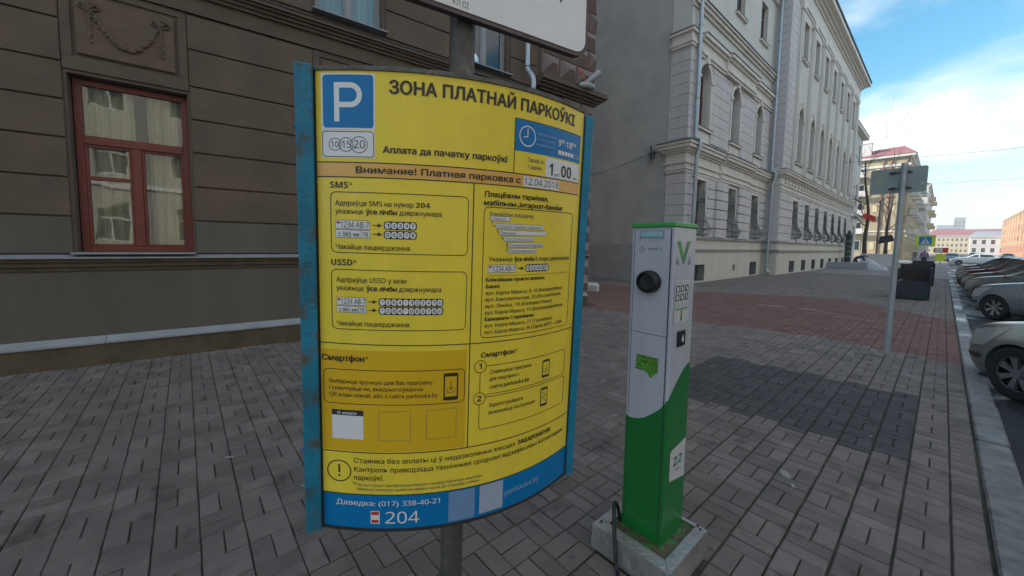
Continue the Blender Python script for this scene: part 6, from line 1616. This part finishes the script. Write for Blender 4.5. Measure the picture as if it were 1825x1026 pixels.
# ------------------------------------------------------------------ people
def person(lab, loc, rz, joints, coat, legs, hair, scale=1.0, extra=None):
    """joints: dict of 3D points; body grown as one skinned surface"""
    root = thing('person', lab, 'person', loc, rz); J = joints
    order_ = ['pelvis', 'waist', 'chest', 'neck', 'head', 'crown', 'shL', 'elL', 'wrL', 'hdL', 'shR', 'elR', 'wrR', 'hdR', 'hipL', 'knL', 'anL', 'toL', 'hipR', 'knR', 'anR', 'toR']
    rad = dict(pelvis=.15, waist=.145, chest=.165, neck=.06, head=.095, crown=.085, shL=.085, elL=.06, wrL=.042, hdL=.035, shR=.085, elR=.06, wrR=.042, hdR=.035, hipL=.105, knL=.075, anL=.055, toL=.045, hipR=.105, knR=.075, anR=.055, toR=.045)
    ed = [('pelvis', 'waist'), ('waist', 'chest'), ('chest', 'neck'), ('neck', 'head'), ('head', 'crown'), ('chest', 'shL'), ('shL', 'elL'), ('elL', 'wrL'), ('wrL', 'hdL'), ('chest', 'shR'), ('shR', 'elR'), ('elR', 'wrR'), ('wrR', 'hdR'),
          ('pelvis', 'hipL'), ('hipL', 'knL'), ('knL', 'anL'), ('anL', 'toL'), ('pelvis', 'hipR'), ('hipR', 'knR'), ('knR', 'anR'), ('anR', 'toR')]
    me = bpy.data.meshes.new('body'); me.from_pydata([J[k] for k in order_], [(order_.index(a), order_.index(b)) for a, b in ed], [])
    o = bpy.data.objects.new('body', me); C.objects.link(o)
    o.modifiers.new('skin', 'SKIN'); sk = me.skin_vertices[0].data
    for i, k in enumerate(order_): sk[i].radius = (rad[k], rad[k]); sk[i].use_root = (i == 0)
    sb = o.modifiers.new('sub', 'SUBSURF'); sb.levels = 1; sb.render_levels = 1
    bpy.context.view_layer.update()
    m2 = bpy.data.meshes.new_from_object(o.evaluated_get(bpy.context.evaluated_depsgraph_get())); bpy.data.objects.remove(o)
    for m in (coat, legs, M_skin, hair): m2.materials.append(m)
    hp, nk, hd = Vector(J['pelvis']), Vector(J['neck']), Vector(J['head'])
    up = (Vector(J['crown']) - nk).normalized()
    for p in m2.polygons:
        c = Vector(p.center); p.use_smooth = True
        dl = min((c - Vector(J[k])).length for k in ('knL', 'knR', 'anL', 'anR', 'hipL', 'hipR', 'toL', 'toR')); du = min((c - Vector(J[k])).length for k in ('waist', 'chest', 'elL', 'elR', 'shL', 'shR', 'wrL', 'wrR'))
        i = 1 if dl < du else 0
        if (c - nk).dot(up) > .02 and (c - hd).length < .2: i = 2 if (c - hd).dot(up) < .05 else 3
        if min((c - Vector(J['hdL'])).length, (c - Vector(J['hdR'])).length) < .05: i = 2
        p.material_index = i
    b = bpy.data.objects.new('body', m2); C.objects.link(b); b.parent = root
    if extra: extra(root)
    return root
M_skin = mat('skin', (0.42, 0.26, 0.19), 0.55)
M_coatb = mat('blue_jacket', (0.015, 0.05, 0.19), 0.8); M_trou = mat('dark_trousers', (0.02, 0.022, 0.03), 0.85); M_hair = mat('dark_hair', (0.02, 0.015, 0.01), 0.7)
M_coatp = mat('mauve_coat', (0.22, 0.14, 0.26), 0.8); M_coatg = mat('black_coat', (0.02, 0.02, 0.022), 0.85)
W = dict(pelvis=(0, 0, .95), waist=(0, .0, 1.1), chest=(0, 0, 1.32), neck=(0, 0, 1.48), head=(0, .01, 1.60), crown=(0, 0, 1.69), shL=(-.19, 0, 1.40), elL=(-.25, .05, 1.13), wrL=(-.24, .16, .92), hdL=(-.24, .2, .84), shR=(.19, 0, 1.40), elR=(.25, -.06, 1.13), wrR=(.25, .02, .90), hdR=(.25, .05, .82),
         hipL=(-.09, 0, .90), knL=(-.10, .18, .50), anL=(-.10, .22, .09), toL=(-.10, .36, .05), hipR=(.09, 0, .90), knR=(.10, -.02, .50), anR=(.10, -.26, .12), toR=(.10, -.14, .04))
Bd = dict(pelvis=(0, 0, .88), waist=(0, .16, 1.0), chest=(0, .40, 1.10), neck=(0, .58, 1.12), head=(0, .70, 1.10), crown=(0, .78, 1.06), shL=(-.19, .42, 1.08), elL=(-.24, .52, .80), wrL=(-.2, .66, .60), hdL=(-.2, .7, .53), shR=(.19, .42, 1.08), elR=(.24, .54, .82), wrR=(.2, .7, .64), hdR=(.2, .74, .57),
          hipL=(-.10, -.02, .84), knL=(-.14, .16, .48), anL=(-.14, .02, .09), toL=(-.14, .18, .05), hipR=(.10, -.02, .84), knR=(.22, -.16, .46), anR=(.26, -.48, .10), toR=(.28, -.34, .05))
person('worker in a blue jacket bending forward beside the dark green column', (-5.0, 46.3, 0), R(-80), Bd, M_coatb, M_trou, M_hair)
person('pedestrian in a mauve coat walking away under the crossing sign', (-1.2, 56, 0), R(4), W, M_coatp, M_trou, M_hair)
person('pedestrian in a black coat walking near the yellow house', (-2.9, 88, 0), R(10), W, M_coatg, M_trou, M_hair)

# bird droppings and trodden gum on the pavers
M_spot = mat('pale_dried_spot', (0.29, 0.28, 0.265), 0.8); M_gum = mat('trodden_gum', (0.10, 0.095, 0.09), 0.8); M_stain = mat('dark_wet_stain', (0.030, 0.026, 0.023), 0.35)
rg = random.Random(31)
def blot(x, y, r_0, sx=1.0, ang=0.0, z=.0032):
    n = 11; ph = rg.random() * 6
    return [(x + math.cos(ang) * a - math.sin(ang) * b_, y + math.sin(ang) * a + math.cos(ang) * b_, z) for k in range(n) for q in [r_0 * (1 + .28 * math.sin(2 * 6.283 * k / n + ph) + rg.uniform(-.18, .18))] for a, b_ in [(sx * q * math.cos(6.283 * k / n), q * math.sin(6.283 * k / n))]]
for nm, m, lst, lab in (('droppings', M_spot, [(-1.63, -.10, .016, 2.6, 2.2), (-1.58, -.06, .006, 1, 0), (-2.2, -.35, .012, 1.6, .5), (-3.3, .2, .02, 1.3, 1), (-4.1, .9, .022, 1.4, 2), (-3.6, 1.5, .02, 1, 0), (-2.6, .55, .012, 1.2, 0), (-2.45, .62, .009, 1, 0), (-1.15, 2.35, .012, 1, 0), (-2.9, 2.2, .02, 1.2, 1), (-1.9, 3.1, .015, 1.6, 1), (-.62, 3.25, .022, 3.0, 1.9), (-.55, 3.12, .012, 2.0, 1.6), (-1.7, 4.9, .012, 1, 0), (-1.15, 5.5, .014, 1, 0), (-.3, 4.5, .012, 1, 0), (-2.5, 3.8, .018, 1, 0), (-5.2, 1.6, .03, 1.2, 2)], 'dried white droppings scattered on the grey pavers'),
                        ('gum_spots', M_gum, [(rg.uniform(-5.5, .2), rg.uniform(-.4, 7), rg.uniform(.008, .016), 1.1, 0) for _ in range(80)], 'flattened dark gum spots scattered over the pavement')):
    mb = MB()
    for (x, y, r_0, sx_, a_) in lst:
        p = blot(x, y, r_0, sx_, a_); mb.add(p, [tuple(range(len(p)))])
    o = mb.build(nm, m, fix=False); tag(o, lab, None, kind='stuff')
# air of the street: thin even haze that pales the far houses
hz_m = bpy.data.materials.new('haze'); hz_m.use_nodes = True
hn, hl = hz_m.node_tree.nodes, hz_m.node_tree.links; hn.clear()
ho = hn.new('ShaderNodeOutputMaterial'); hv = hn.new('ShaderNodeVolumePrincipled')
hv.inputs['Color'].default_value = (0.86, 0.90, 0.95, 1); hv.inputs['Density'].default_value = 0.0008
hl.new(hv.outputs[0], ho.inputs['Volume'])
hb = MB().box(-1600, 1600, -450, 2700, -1.4, 62).build('haze', hz_m, fix=True); hb['kind'] = 'stuff'; hb['label'] = 'thin pale haze over the far end of the street'
